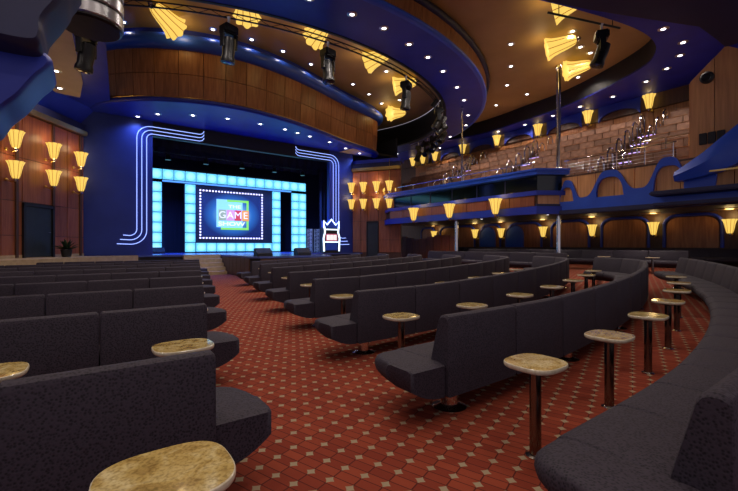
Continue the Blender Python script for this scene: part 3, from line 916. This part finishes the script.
# big tulips lying under the ceiling, rims towards the stage
def fan(u, n, z, label, group, sc=1.75):
    d = Vector((CX - u, CY - n, 0)).normalized()
    t = thing('ceiling_tulip', label, 'light', (u * .96, n * .96, z - .36), 0, group)
    t.rotation_euler = (d + Vector((0, 0, -.22))).to_track_quat('Z', 'Y').to_euler()
    t.scale = (sc, sc, sc)
    link('shade', shade_me, t); link('shade_ribs', rib_me, t); link('finial', fin_me, t)
    point('tulip_bulb', (0, 0, .5), 11, WARM, .2, t)
for i, (u, n) in enumerate(((2.48, 17.0), (4.78, 14.3), (7.85, 14.2), (11.21, 14.74), (14.22, 16.24), (16.9, 20.1))):
    fan(u, n, 10.3, 'yellow tulip lamp under the tan dome, %s along the canopy from the door wall' % ORD[i], 'tulip lamps under the dome')
for i, (u, n) in enumerate(((13.4, 6.75), (15.83, 8.36), (18.51, 8.98))):
    fan(u, n, 9.7, 'yellow tulip lamp in the ceiling recess outside the ring, %s from the rear slab' % ORD[i], 'tulip lamps in the recess', 1.6)

# recessed downlights
trim_me = MB().lathe([(.075, .0), (.125, .0), (.13, -.012), (.08, -.03), (.075, -.02)], 20).mesh('downlight', 'silver')
lens_me = MB().lathe([(.075, -.012), (.05, -.022), (.015, -.026)], 16).mesh('lens', 'lens_glow')
def downlight(u, n, z, label, group, watts=0, col=(1.0, .86, .74), sz=2.3, sc=1.0):
    t = tag(link('downlight', trim_me, None, (u, n, z)), label, 'downlight', group)
    t.scale = (sc * 1.3, sc * 1.3, sc)
    link('lens', lens_me, t)
    if watts: spot('downlight_lamp', (0, 0, -.06), watts, col, sz, t)
    return t
for u, n in ((6.88, 10.41), (8.2, 10.44), (9.6, 10.73), (10.86, 11.04), (12.25, 11.55), (14.01, 12.33), (15.55, 13.22), (17.53, 14.61), (18.88, 15.89), (20.0, 18.2), (5.4, 10.5), (4.0, 10.8), (2.3, 11.4)):
    downlight(u, n, 8.8, 'small bright downlight in the blue soffit of the big ring', 'downlights in the ring soffit', SPOT_W)
for u, n in ((14.16, 9.57), (15.9, 10.75), (17.62, 12.14), (19.55, 12.22), (19.6, 14.25), (15.23, 7.6), (16.7, 8.0), (17.56, 8.0), (19.61, 9.5)):
    downlight(u, n, 9.7, 'small bright downlight in the tan recess ceiling outside the ring', 'downlights in the tan recess', SPOT_W * .8)
for u, n in ((16.01, 4.9), (17.66, 4.8), (18.77, 5.2), (19.71, 5.91), (20.51, 6.93), (21.25, 8.6), (21.36, 10.25), (21.59, 11.87), (21.81, 13.77), (21.7, 15.6), (20.4, 20.5), (21.74, 20.8), (20.37, 24.2)):
    downlight(u, n, 8.83, 'small bright downlight in the blue soffit over the gallery', 'downlights over the gallery', 160)
for u, n in ((1.9, 20.6), (2.59, 19.7), (3.9, 18.95), (5.31, 18.5), (6.83, 18.4), (8.15, 18.5), (8.95, 18.7), (9.76, 18.9), (11.23, 19.3), (12.72, 19.95), (14.13, 20.5)):
    downlight(u, n, 7.298, 'small bright downlight under the blue canopy soffit above the stage front', 'downlights under the canopy', 170, (.22, .36, 1.0))
for u, n in ((1.2, 18.3), (2.6, 17.5), (4.22, 16.75), (5.78, 16.6), (7.29, 16.75), (8.92, 17.15), (10.26, 17.41), (11.9, 17.92), (13.45, 18.55), (14.96, 19.3), (6.86, 13.6), (9.2, 13.8), (12.4, 15.6), (15.5, 18.2)):
    downlight(u, n, 10.298, 'small bright downlight in the tan dome ceiling along the canopy', 'downlights in the dome', 14)
for u, n in ((-.82, 16.79), (-.8, 18.55)):
    downlight(u, n, 7.278, 'bright downlight in the narrow tan ceiling strip near the door wall', 'downlights in the tan strip', 90)
for u, n in ((16.4, 4.6), (16.4, 7.0), (15.6, 10.0), (15.6, 13.0), (15.8, 16.2), (18.6, 6.2), (18.6, 10.5), (18.6, 14.5)):
    downlight(u, n, BZ - .002, 'small downlight in the dark soffit under the balcony', 'downlights under the balcony', 140)
# house downlights in the ceiling over the seats and behind the camera
for u, n in ((-3, 8), (0, 6.5), (3, 7), (-5, 4), (-1.5, 2.5), (2, 3.4), (5, 5), (0, -1.5), (4, .5), (-5, 11), (-4, -2), (5, -3)):
    downlight(u, n, 9.698, 'small bright downlight in the tan ceiling over the bench rows', 'downlights over the bench rows', SPOT_W)

# chandelier at the far end of the booth
ch = thing('chandelier', 'small brass chandelier with lit candles by the far end of the booth', 'chandelier', (15.15, 18.75, 4.75))
obj('stem', MB().lathe([(.03, -.25), (.07, -.2), (.03, -.1), (.05, .1), (.02, .3), (.012, 2.0)], 12), 'gold', ch)
for i in range(6):
    a = 2 * PI * i / 6; c_, s_ = math.cos(a), math.sin(a)
    ar = obj('arm', MB().tube([(.03 * c_, .03 * s_, -.1), (.18 * c_, .18 * s_, -.2), (.34 * c_, .34 * s_, -.16), (.40 * c_, .40 * s_, -.02)], .014, 6), 'gold', ch)
    obj('candle', MB().lathe([(.035, 0), (.04, .10), (.02, .2)], 10, Matrix.Translation((.40 * c_, .40 * s_, -.02))), 'tulip_glow', ar)

# lighting truss under the inner edge of the ring
tr = thing('lighting_truss', 'curved black lighting truss under the inner edge of the blue ring', 'truss', (CX, CY, 8.5))
KT = ell(11.28, 9.12, 192)
ids = [i % 192 for i in range(-36, 48)]
for z, o in ((-.0, 0), (.16, 0), (.08, .16)):
    pts = []
    for i in ids:
        p = KT[i]; d = Vector((p.x - CX, p.y - CY, 0)).normalized() * -o
        pts.append((p.x + d.x - CX, p.y + d.y - CY, z))
    obj('chord', MB().tube(pts, .022, 6), 'black_metal', tr)
mb = MB()
for q, i in enumerate(ids[:-1]):
    p, p2 = KT[i], KT[ids[q + 1]]
    z0, z1 = (0, .16) if q % 2 else (.16, 0)
    mb.tube([(p.x - CX, p.y - CY, z0), (p2.x - CX, p2.y - CY, z1)], .010, 4)
o = obj('lacing', mb, 'black_metal', tr); o['kind'] = 'stuff'

# moving-head stage lights
yoke = MB().box(-.19, -.15, -.06, .06, -.42, -.10).box(.15, .19, -.06, .06, -.42, -.10).box(-.19, .19, -.08, .08, -.12, -.08).mesh('yoke', 'black_metal')
basem = MB().bbox(-.17, .17, -.15, .15, -.10, .10, .03).mesh('base', 'black_metal')
headm = MB().lathe([(.06, .26), (.13, .22), (.145, .05), (.135, -.18), (.16, -.24), (.16, -.32), (.12, -.33)], 16).mesh('lamp_head', 'black_metal')
lensm = MB().lathe([(.12, -.332), (.06, -.345)], 14).mesh('head_lens', 'dark_glass')
clampm = MB().lathe([(.03, .10), (.03, .26), (.05, .30)], 10).mesh('clamp', 'silver')
def moving_head(u, n, z, tilt, turn, label, sc=1.0):
    t = thing('stage_light', label, 'stage light', (u, n, z), turn, 'moving head stage lights')
    t.scale = (sc,) * 3
    link('clamp', clampm, t); link('base', basem, t); y = link('yoke', yoke, t)
    h = link('lamp_head', headm, t, (0, 0, -.42), (tilt, 0, 0)); link('head_lens', lensm, h)
heads = [(-10.5, .15, .3), (-1.5, -.1, .2), (9.5, .1, .5), (20, .5, .9), (24, .9, 1.2), (28, .6, 1.3), (32, 1.0, 1.5), (36, .8, 1.6), (40, .9, 1.7), (44, .4, .7)]
for i, (a, tl, tn) in enumerate(heads):
    k0 = math.floor(a); fr_ = a - k0
    p = KT[k0 % 192].lerp(KT[(k0 + 1) % 192], fr_)
    sc0 = 1.35 if i < 3 else 1.25
    moving_head(p.x, p.y, 8.5 - .29 * sc0, tl, tn, 'black moving-head stage light hanging from the curved truss, %s from the door wall' % ORD[i], sc0)
moving_head(13.85, 5.955, 8.35, .35, .6, 'black moving-head stage light hanging beside the dark rear slab', 1.35)
pipe = tag(obj('light_pipe', MB().tube([(11.8, 6.65, 8.75), (14.6, 5.70, 8.75)], .035, 8).tube([(12.2, 6.514, 8.75), (12.2, 6.514, 9.699)], .015, 6).tube([(14.3, 5.80, 8.75), (14.3, 5.80, 9.699)], .015, 6), 'black_metal'), 'short black pipe carrying the stage light beside the rear slab', 'pipe')
moving_head(.0, 12.7, 6.955, .2, .8, 'black moving-head stage light under the narrow tan ceiling strip', 1.3)
# gear clutter on the far truss
for i in range(7):
    a = 18 + i * 4
    p = KT[a]
    o = tag(obj('par_can', MB().lathe([(.07, .2), (.11, .16), (.12, -.16), (.14, -.2), (.10, -.19)], 14), 'black_metal', None, (p.x, p.y, 8.30), (.7, .3, i)), 'black can spotlight clamped to the far arm of the truss', 'spotlight', 'can spotlights on the far truss')

# big drum fixture
dr = thing('drum_fixture', 'big black drum with silver bands hanging from the ceiling near the door wall', 'drum', (.06, 8.75, 5.35))
obj('drum_body', MB().lathe([(.30, 0), (.46, .0), (.50, .03), (.50, 1.5), (.45, 1.55)], 40), 'black_metal', dr)
obj('drum_pipe', MB().lathe([(.05, 1.55), (.05, 4.345)], 12), 'black_metal', dr)
for z in (.06, .32, .62):
    obj('silver_band', MB().lathe([(.505, z), (.52, z + .02), (.52, z + .20), (.505, z + .22)], 40), 'silver', dr)

# blue lobes of the rear gallery
def slab_lobe(name, outline, n0, n1, mat):
    P = catmull([(p[0], p[1], 0) for p in outline], 5)
    k = len(P); cen = sum(P, Vector()) / k
    rows = []
    for t, sh in ((0, .90), (.04, .96), (.12, 1.0), (.88, 1.0), (.96, .96), (1, .9)):
        rows.append([(cen.x + (p.x - cen.x) * sh, n0 + (n1 - n0) * t, cen.y + (p.y - cen.y) * sh) for p in P])
    return struct(obj(name, MB().grid(rows, closed=True, caps=True), mat))
slab_lobe('trim_3', [(-2.6, 3.6), (-1.18, 3.72), (-.84, 3.85), (-.57, 3.90), (-.42, 3.84), (-.35, 3.76), (-.37, 3.67), (-.5, 3.5), (-.66, 3.23), (-.82, 3.03), (-.95, 2.80), (-1.18, 2.72), (-2.6, 2.72)], 6.3, 7.3, 'blue')
slab_lobe('trim_4', [(-2.6, 4.9), (-1.1, 4.9), (-.11, 4.9), (-.16, 4.55), (-.24, 4.35), (-.40, 4.05), (-.42, 3.85), (-.52, 3.72), (-1.1, 3.7), (-2.6, 3.7)], 5.9, 6.9, 'blue_dark')

# ================================================================== STAGE DRESSING
FN, FU = 25.06, 2.91
fr = thing('light_tile_frame', 'glowing cyan frame of square light tiles around the stage screen', 'stage set', (FU, FN, SZ))
TW = .6
tile_me = MB().bbox(.02, TW - .02, -.06, .02, .02, TW - .02, .012).mesh('light_tile', 'led_tile')
def tiles(x0, nx, z0, nz, w=1.0, h=1.0):
    for i in range(nx):
        for j in range(nz):
            link('light_tile', tile_me, fr, (x0 + i * TW * w, 0, z0 - SZ + j * TW * h), (0, 0, 0), (w, 1, h))
H1 = (5.05 - 1.0) / 7 / TW
tiles(-.6, 2, 1.0, 7, 1, H1)
tiles(1.8, 1, 1.0, 7, 1, H1)
tiles(7.2, 1, 1.0, 7, 1, H1)
tiles(8.6, 2, 1.0, 7, .93, H1)
tiles(-.6, 17, 5.2, 1, 10.3 / 17 / TW, 1)
tiles(2.42, 8, 1.02, 1, 4.76 / 8 / TW, .92)
obj('blue_strip', MB().box(.62, 8.58, -.04, .0, 5.08 - SZ, 5.17 - SZ), 'led_thin', fr)
mb = MB(); mb.box(-.65, .62, .02, .12, 0, 4.95).box(1.78, 2.42, .02, .12, 0, 4.1).box(7.18, 7.82, .02, .12, 0, 4.1).box(8.58, 9.75, .02, .12, 0, 4.95).box(-.65, 9.75, .02, .12, 4.1, 4.95).box(2.4, 7.2, .02, .12, 0, .65)
obj('backing', mb, 'black', fr)
# screen
sc_ = thing('stage_screen', 'video screen ringed with white bulbs showing THE GAME SHOW logo', 'screen', (FU + 4.58, FN, 1.6))
obj('surround', MB().box(-2.16, 2.6, .0, .06, 0, 3.45), 'black', sc_)
obj('screen_panel', MB().box(-1.82, 1.82, -.03, 0, -1.33, 1.33), 'screen_image', sc_, (0, -.002, 1.70))
bulb = MB().lathe([(.015, .03), (.05, .02), (.06, -.01), (.04, -.045), (.01, -.055)], 8, Matrix.Rotation(-PI / 2, 4, 'X')).mesh('bulb', 'bulb_glow')
def bulbs():
    for i in range(22):
        x = -1.92 + 3.84 * i / 21
        for z in (.26, 3.14): yield x, z
    for i in range(1, 16):
        z = .26 + 2.88 * i / 16
        for x in (-1.92, 1.92): yield x, z
for x, z in bulbs(): link('bulb', bulb, sc_, (x, -.03, z))
obj('bulb_rail', MB().box(-1.98, -1.86, -.02, 0, .2, 3.2).box(1.86, 1.98, -.02, 0, .2, 3.2).box(-1.98, 1.98, -.02, 0, .2, .32).box(-1.98, 1.98, -.02, 0, 3.08, 3.2), 'blue_dark', sc_)
def text(name, body, size, loc, mat, parent, w=1.0, bold=.0):
    cu = bpy.data.curves.new(name, 'FONT'); cu.body = body; cu.size = size; cu.align_x = 'CENTER'; cu.align_y = 'CENTER'
    cu.extrude = .006; cu.offset = bold
    tmp = bpy.data.objects.new(name, cu); COL.objects.link(tmp)
    dg = bpy.context.evaluated_depsgraph_get(); dg.update()
    me = bpy.data.meshes.new_from_object(tmp.evaluated_get(dg))
    bpy.data.objects.remove(tmp); bpy.data.curves.remove(cu)
    me.materials.clear(); me.materials.append(MATS[mat])
    return link(name, me, parent, loc, (PI / 2, 0, 0), (w, 1, 1))
lg = obj('logo_board', MB().box(-.72, .62, -.012, 0, 1.05, 2.55), 'logo_cyan', sc_, (-.12, -.036, -.28))
lg.scale = (1.2, 1, 1.16)
mb = MB()
for a in ((-.2, .95, 2.42, 2.55), (.83, .95, 1.0, 2.55), (-.5, .95, .92, 1.05)): mb.box(a[0], a[1], -.02, -.012, a[2], a[3])
obj('green_border', mb, 'logo_green', lg)
for i, (cch, mt, lm) in enumerate((('G', 'tile_olive', 'letter_cream'), ('A', 'tile_pink', 'letter_white'), ('M', 'tile_red', 'letter_white'), ('E', 'tile_orange', 'letter_cream'))):
    x = -.62 + i * .40
    tl = obj('letter_tile', MB().bbox(x, x + .38, -.035, -.013, 1.42, 2.0, .01), mt, lg)
    text('letter', cch, .52, (x + .19, -.04, 1.70), lm, tl, 1.0, .0)
text('small_lettering', 'SHOW', .30, (.05, -.03, 1.23), 'letter_white', lg, 1.5, .006)
text('small_lettering', 'THE', .24, (.2, -.03, 2.17), 'letter_white', lg, 1.5, .004)
# portal neon
def neon(side, label):
    t = thing('neon_strip', label, 'neon light', (7.38, PN - .04, 4.0))
    for i in range(3):
        uo = 5.48 - i * .20; ztop_ = 7.02 - i * .17; zb = 1.86 - i * .20; r = .30 + i * .17; rt = .60 - i * .17
        pts = [(6.02 + .12 * i, zb + .02), (uo + r, zb)]
        pts += [(uo + r - r * math.sin(math.radians(a)), zb + r - r * math.cos(math.radians(a))) for a in range(10, 91, 10)]
        pts += [(uo, ztop_ - rt - .02)]
        pts += [(uo - rt + rt * math.cos(math.radians(a)), ztop_ - rt + rt * math.sin(math.radians(a))) for a in range(10, 91, 10)]
        pts += [(2.75, ztop_)]
        pts += [(2.75 - .22 * math.sin(math.radians(a)), ztop_ + .22 - .22 * math.cos(math.radians(a))) for a in (30, 60, 80)]
        obj('neon_tube', MB().tube([(side * x, .020, z - 4.0) for x, z in pts], .017, 8), 'neon', t)
neon(-1, 'triple blue neon tubes curling up the stage edge nearest the door wall')
neon(1, 'triple blue neon tubes curling up the stage edge by the game machine')
# game machine prop
gm = thing('game_machine', 'white-lit game machine with a peaked crown at the stage edge', 'game machine', (12.05, 20.72, SZ))
obj('cabinet', MB().bbox(-.55, .55, -.22, .22, 0, 1.55, .03), 'black', gm)
obj('front_panel', MB().bbox(-.42, .42, -.25, -.21, .15, .62, .02), 'blue_bright', gm)
obj('display', MB().bbox(-.40, .40, -.25, -.21, .72, 1.15, .02), 'prop_pink', gm)
obj('light_frame', MB().tube([(-.52, -.24, .1), (-.56, -.24, .9), (-.46, -.24, 1.25), (-.5, -.24, 1.6)], .05).tube([(.52, -.24, .1), (.56, -.24, .9), (.46, -.24, 1.25), (.5, -.24, 1.6)], .05).tube([(-.48, -.24, .66), (.48, -.24, .66)], .03), 'prop_glow', gm)
cr = obj('crown', MB().prism([(-.52, 1.5), (-.52, 1.95), (-.3, 1.72), (-.0, 2.05), (.3, 1.72), (.52, 1.95), (.52, 1.5)], 'y', -.2, .1), 'blue_bright', gm)
obj('crown_lights', MB().tube([(-.52, -.22, 1.5), (-.52, -.22, 1.93), (-.3, -.22, 1.7), (0, -.22, 2.03), (.3, -.22, 1.7), (.52, -.22, 1.93), (.52, -.22, 1.5)], .045).tube([(-.5, -.22, 1.42), (.5, -.22, 1.42)], .035), 'prop_glow', cr)
obj('reel_window', MB().bbox(-.34, -.13, -.262, -.245, .78, 1.09, .008).bbox(-.105, .105, -.262, -.245, .78, 1.09, .008).bbox(.13, .34, -.262, -.245, .78, 1.09, .008), 'letter_white', gm)
# light towers beside it
for i, u in enumerate((11.35, 11.85)):
    t = thing('light_tower', ('slim silver light tower on the stage, farther from the game machine', 'slim silver light tower on the stage right behind the game machine')[i], 'light tower', (u, 22.0, SZ))
    obj('base_plate', MB().bbox(-.2, .2, -.2, .2, 0, .03, .008), 'black_metal', t)
    for sx in (-.11, .11):
        for sy in (-.11, .11):
            obj('upright', MB().tube([(sx, sy, .03), (sx, sy, 1.5)], .02, 6), 'silver', t)
    mb = MB()
    for q in range(6):
        z = .1 + q * .24
        mb.tube([(-.11, -.11, z), (.11, -.11, z + .2)], .012, 5).tube([(-.11, .11, z), (.11, .11, z + .2)], .012, 5).tube([(.11, -.11, z), (.11, .11, z + .2)], .012, 5)
    obj('lacing', mb, 'silver', t)
# wedge monitors
for u, n, nm in ((6.05, 15.95, 'near the stage steps'), (8.0, 16.2, 'in the middle of the apron'), (3.2, 24.4, 'in front of the glowing tile column')):
    t = thing('stage_monitor', 'black wedge monitor on the stage %s' % nm, 'speaker', (u, n, SZ))
    obj('cabinet', MB().prism([(-.22, 0), (.24, 0), (.24, .30), (.05, .34), (-.22, .12)], 'x', -.33, .33), 'black', t)
    obj('grille', MB().add([(-.30, -.205, .14), (.30, -.205, .14), (.30, .04, .345), (-.30, .04, .345)], [(0, 1, 2, 3)]).add([(-.30, -.20, .13), (.30, -.20, .13), (.30, .05, .335), (-.30, .05, .335)], [(3, 2, 1, 0)]), 'black_metal', t)
# plant by the door
pl = thing('potted_plant', 'dark leafy plant in a black pot beside the wall door', 'plant', (-.62, 19.15, .95))
obj('pot', MB().lathe([(.10, 0), (.15, .02), (.19, .28), (.17, .30)], 16), 'black', pl)
mb = MB(); rnd = random.Random(4)
for i in range(60):
    a = rnd.uniform(0, 2 * PI); e = rnd.uniform(.2, 1.3); l = rnd.uniform(.25, .55)
    d = Vector((math.cos(a) * math.cos(e), math.sin(a) * math.cos(e), math.sin(e))); sd = Vector((-math.sin(a), math.cos(a), 0)) * .05
    b0 = Vector((0, 0, .28)); m_ = b0 + d * l * .55; tip = b0 + d * l + Vector((0, 0, -.12 * l))
    mb.add([b0[:], (m_ + sd)[:], tip[:], (m_ - sd)[:]], [(0, 1, 2, 3)])
o = obj('leaves', mb, 'leaf', pl); o['kind'] = 'stuff'

# stage wash lamps over the set (added with their bar to light the stage blue)
bar = tag(obj('added_light_bar', MB().tube([(2.6, 22.9, 6.3), (12.2, 22.9, 6.3)], .03, 8).tube([(4.4, 22.9, 6.3), (4.4, 22.9, 7.599)], .015, 6).tube([(10.4, 22.9, 6.3), (10.4, 22.9, 7.599)], .015, 6), 'black_metal'), 'black light bar hung across the stage behind the first border', 'light bar')
for i, u in enumerate((3.5, 5.4, 7.4, 9.4, 11.3)):
    t = thing('added_wash_light', 'black stage wash light on the bar, %s from the door-wall side' % ORD[i], 'stage light', (u, 22.9, 6.22), 0, 'wash lights on the stage bar')
    obj('body', MB().lathe([(.05, .0), (.12, -.05), (.13, -.26), (.15, -.3), (.11, -.3)], 14), 'black_metal', t)
    obj('hook', MB().box(-.015, .015, -.03, .03, -.02, .12), 'black_metal', t)
    spot('added_wash_lamp', (0, 0, -.36), 1500, (.08, .20, 1.0), 2.4, t, (0, .15, -1))

# ================================================================== BENCHES AND TABLES
class Path:
    def __init__(s, pts):
        s.p = [Vector(q) for q in pts]
        s.s = [0.0]
        for a, b_ in zip(s.p, s.p[1:]): s.s.append(s.s[-1] + (b_ - a).length)
        s.L = s.s[-1]
    def at(s, t):
        if t <= 0:
            d = (s.p[1] - s.p[0]).normalized(); return s.p[0] + d * t, math.atan2(d.y, d.x)
        if t >= s.L:
            d = (s.p[-1] - s.p[-2]).normalized(); return s.p[-1] + d * (t - s.L), math.atan2(d.y, d.x)
        lo, hi = 0, len(s.s) - 1
        while hi - lo > 1:
            m_ = (lo + hi) // 2
            if s.s[m_] <= t: lo = m_
            else: hi = m_
        k = (t - s.s[lo]) / (s.s[hi] - s.s[lo])
        a = s.p[max(lo - 1, 0)]; b_ = s.p[min(hi + 1, len(s.p) - 1)]
        return s.p[lo].lerp(s.p[hi], k), math.atan2((b_ - a).y, (b_ - a).x)
def row_path(k, u0, u1, hook=True):
    """bench row that bends round the stage; k rows in front of the camera's row"""
    nk = 2.13 + 1.82 * k; R = 24 - 1.2 * k
    if k < 0: nk += .06; R = 19.6
    pts = []
    u = u0
    while u < u1:
        d = max(0.0, u - 2.5)
        ph = d / R
        pts.append((u if u < 2.5 else 2.5 + R * math.sin(ph), nk + R * (1 - math.cos(ph))))
        u += .1
    if hook:
        a = Vector(pts[-2]); b_ = Vector(pts[-1]); h = math.atan2((b_ - a).y, (b_ - a).x); p = b_
        for q in range(22):
            h += .1 / 1.9
            p = p + Vector((math.cos(h), math.sin(h))) * .1
            pts.append((p.x, p.y))
    return Path(pts)
BACK = [(0, .19), (0, .80), (.012, .828), (.035, .84), (.07, .84), (.095, .828), (.115, .80), (.20, .46), (.21, .40), (.21, .19)]
SEAT = [(.19, .19), (.19, .44), (.25, .455), (.585, .455), (.63, .448), (.665, .432), (.686, .405), (.69, .372), (.682, .338), (.655, .302), (.61, .268), (.55, .236), (.48, .21), (.42, .19)]
def section(path, s, prof, shrink=0.0, fs=None, zsc=1.0, lift=0.0):
    p, h = path.at(s)
    fx, fy = -math.sin(h), math.cos(h)
    cf = sum(q[0] for q in prof) / len(prof); cz = sum(q[1] for q in prof) / len(prof)
    out = []
    for f_, z in prof:
        ln = math.hypot(f_ - cf, z - cz) or 1
        f2, z2 = f_ - (f_ - cf) / ln * shrink, z - (z - cz) / ln * shrink
        if fs is not None: f2 = fs(f2)
        z2 = cz + (z2 - cz) * zsc
        if lift and z2 < .36: z2 += (.36 - z2) * lift
        out.append((p.x + fx * f2, p.y + fy * f2, z2 + zf(p.x)))
    return out
def module(path, s0, s1, prof, steps):
    g = .005
    rows = [section(path, s0 + g, prof, .018), section(path, s0 + g + .016, prof)]
    for i in range(1, steps): rows.append(section(path, s0 + (s1 - s0) * i / steps, prof))
    rows += [section(path, s1 - g - .016, prof), section(path, s1 - g, prof, .018)]
    return MB().grid(rows, closed=True, caps=True)
def seat_end(path, s_e, sgn, ext=.31):
    """rounded seat end beyond the backrest"""
    rows = []
    for t in (0, .15, .3, .45, .6, .72, .82, .9, .96, .99, 1.0):
        g = max(.45, (1 - t ** 4) ** (1 / 2.6))
        rows.append(section(path, s_e + sgn * ext * t, SEAT, .0, (lambda f_, g=g: .03 + (f_ - .19) * g * 1.32), 1.0, .72 * t ** 2.2))
    return MB().grid(rows, closed=True, caps=True)
ped = MB().lathe([(.15, 0), (.15, .022), (.135, .03), (.11, .034), (.075, .05), (.075, .195)], 24).mesh('pedestal', 'chrome')
def bench(path, label, group, unit=.95, end0=False, end1=False, detail=3, dense=None):
    p0, h0 = path.at(path.L / 2)
    root = thing('banquette_bench', label, 'bench', (p0.x, p0.y, zf(p0.x)), 0, group)
    cnt = max(1, round(path.L / unit)); w = path.L / cnt
    for i in range(cnt):
        wpart('back_panel', module(path, i * w, (i + 1) * w, BACK, detail), 'fabric', root)
        wpart('seat_cushion', module(path, i * w, (i + 1) * w, SEAT, detail), 'fabric', root)
    if end0: wpart('seat_end', seat_end(path, 0.0, -1, .37), 'fabric', root, 70)
    if end1: wpart('seat_end', seat_end(path, path.L, 1), 'fabric', root, 70)
    k = max(2, round(path.L / 1.9))
    for i in range(k):
        s = .22 + (path.L - .44) * i / (k - 1)
        p, h = path.at(s)
        q = p + Vector((-math.sin(h), math.cos(h))) * .19
        link('pedestal', ped, root, (q.x - p0.x, q.y - p0.y, zf(q.x) - zf(p0.x)))
    return root
# table
def super_ell(a, b, e, k=40):
    out = []
    for i in range(k):
        t = 2 * PI * i / k; c_, s_ = math.cos(t), math.sin(t)
        out.append((a * math.copysign(abs(c_) ** (2 / e), c_), b * math.copysign(abs(s_) ** (2 / e), s_)))
    return out
SE = super_ell(.215, .195, 3.0)
def ring_of(sc, z): return [(x * sc, y * sc, z) for x, y in SE]
top_me = MB().grid([ring_of(.90, -.001), ring_of(.55, 0), ring_of(.01, 0)][::-1] + [ring_of(.94, .0)][:0], closed=True)
tm = MB(); tm.grid([ring_of(.97, .63), ring_of(.60, .6302), ring_of(.02, .6302)], closed=True)
tm.add(ring_of(.02, .6302), [tuple(range(len(SE)))])
tm = tm.mesh('table_top', 'granite')
em = MB().grid([ring_of(.60, .598), ring_of(.955, .598), ring_of(.985, .603), ring_of(1.0, .612), ring_of(1.0, .620), ring_of(.99, .627), ring_of(.97, .63)], closed=True).add(ring_of(.60, .598), [tuple(range(len(SE)))]).mesh('top_edge', 'granite_edge')
pm_ = MB().lathe([(.042, .012), (.042, .595)], 20).mesh('post', 'chrome_dark_reflection')
fm = MB().lathe([(.07, 0), (.07, .006), (.055, .012), (.046, .016)], 20).mesh('floor_flange', 'chrome')
um = MB().lathe([(.04, .56), (.09, .585), (.09, .598)], 20).mesh('top_bracket', 'black_metal')
proto = None
def table(u, n, h, label, group):
    global proto
    if proto is None:
        t = empty('cocktail_table')
        link('table_top', tm, t); e1 = link('top_edge', em, t); link('post', pm_, t); link('floor_flange', fm, t); link('top_bracket', um, t)
        proto = t
    else:
        t = copy_tree(proto)
    t.location = (u, n, zf(u)); t.rotation_euler = (0, 0, h)
    return tag(t, label, 'table', group)
def tables_behind(path, s_list, off, labelf, group, sc=1.0, taper=0.0):
    for i, s in enumerate(s_list):
        p, h = path.at(s)
        q = p + Vector((math.sin(h), -math.cos(h))) * (off - taper * i)
        table(q.x, q.y, h, labelf(i), group).scale = (sc, sc, 1)

# bench rows on the door-wall side of the aisle
NL = 9
for k in range(NL):
    nk = 2.13 + 1.82 * k; uL = .10 + .215 * nk
    P = Path([(uL - .86 * (5 if k < 4 else 7), nk), (uL, nk)])
    bench(P, 'charcoal bench on the door-wall side, %s row back from the stage steps' % ORD[NL - 1 - k], 'benches on the door-wall side', unit=.86, end1=True, detail=1)
    if k < 6:
        sl = [P.L - .34 - i * 1.12 for i in range(3)]
        tables_behind(P, sl, .66, lambda i, k=k: 'granite table behind the %s door-side bench row from stage, %s from aisle' % (ORD[NL - 1 - k], ORD[i]), 'cocktail tables on the door-wall side')
# bench rows on the gallery side, bending round the stage
NR = 7
for k in range(NR):
    nk = 2.13 + 1.82 * k; uR = 1.87 + .21 * nk
    P = row_path(k, uR, (11.5, 11.4, 11.2, 11.0, 10.8, 10.6, 10.4)[k])
    bench(P, 'charcoal bench curving towards the gallery, %s row back from the stage apron' % ORD[NR - 1 - k], 'curved benches on the gallery side', end0=True, detail=3)
    m_ = int((P.L - 1.6) / 1.25)
    sl = [.10 + i * 1.22 for i in range(min(m_, 8))]
    tables_behind(P, sl, .68, lambda i, k=k: 'granite table behind the %s curved bench row from apron, %s from aisle' % (ORD[NR - 1 - k], ORD[i]), 'cocktail tables on the gallery side', .89, .036 if k == 0 else 0.0)
# the rearmost curved bench, seen from its seat side
P = row_path(-1, 1.92, 14.0, hook=False)
bench(P, 'rearmost charcoal bench with its seat side open to the granite tables', 'curved benches on the gallery side', unit=.66, end0=True, detail=3)
# benches parallel to the gallery wall, under the balcony
for i, (u, n0, n1, nm) in enumerate(((14.9, 7.6, 15.0, 'straight charcoal bench along the front edge of the balcony'), (18.4, 4.8, 15.2, 'straight charcoal bench in the middle under the balcony'), (21.6, 2.5, 19.5, 'long charcoal wall bench under the low sconces'))):
    P = Path([(u, n0), (u, n1)])
    b_ = bench(P, nm, 'benches under the balcony', unit=1.25, detail=1)
for i in range(6):
    table(17.2, 5.6 + i * 1.7, PI / 2, 'granite cocktail table under the balcony, %s from the wood pier' % ORD[i], 'cocktail tables under the balcony')
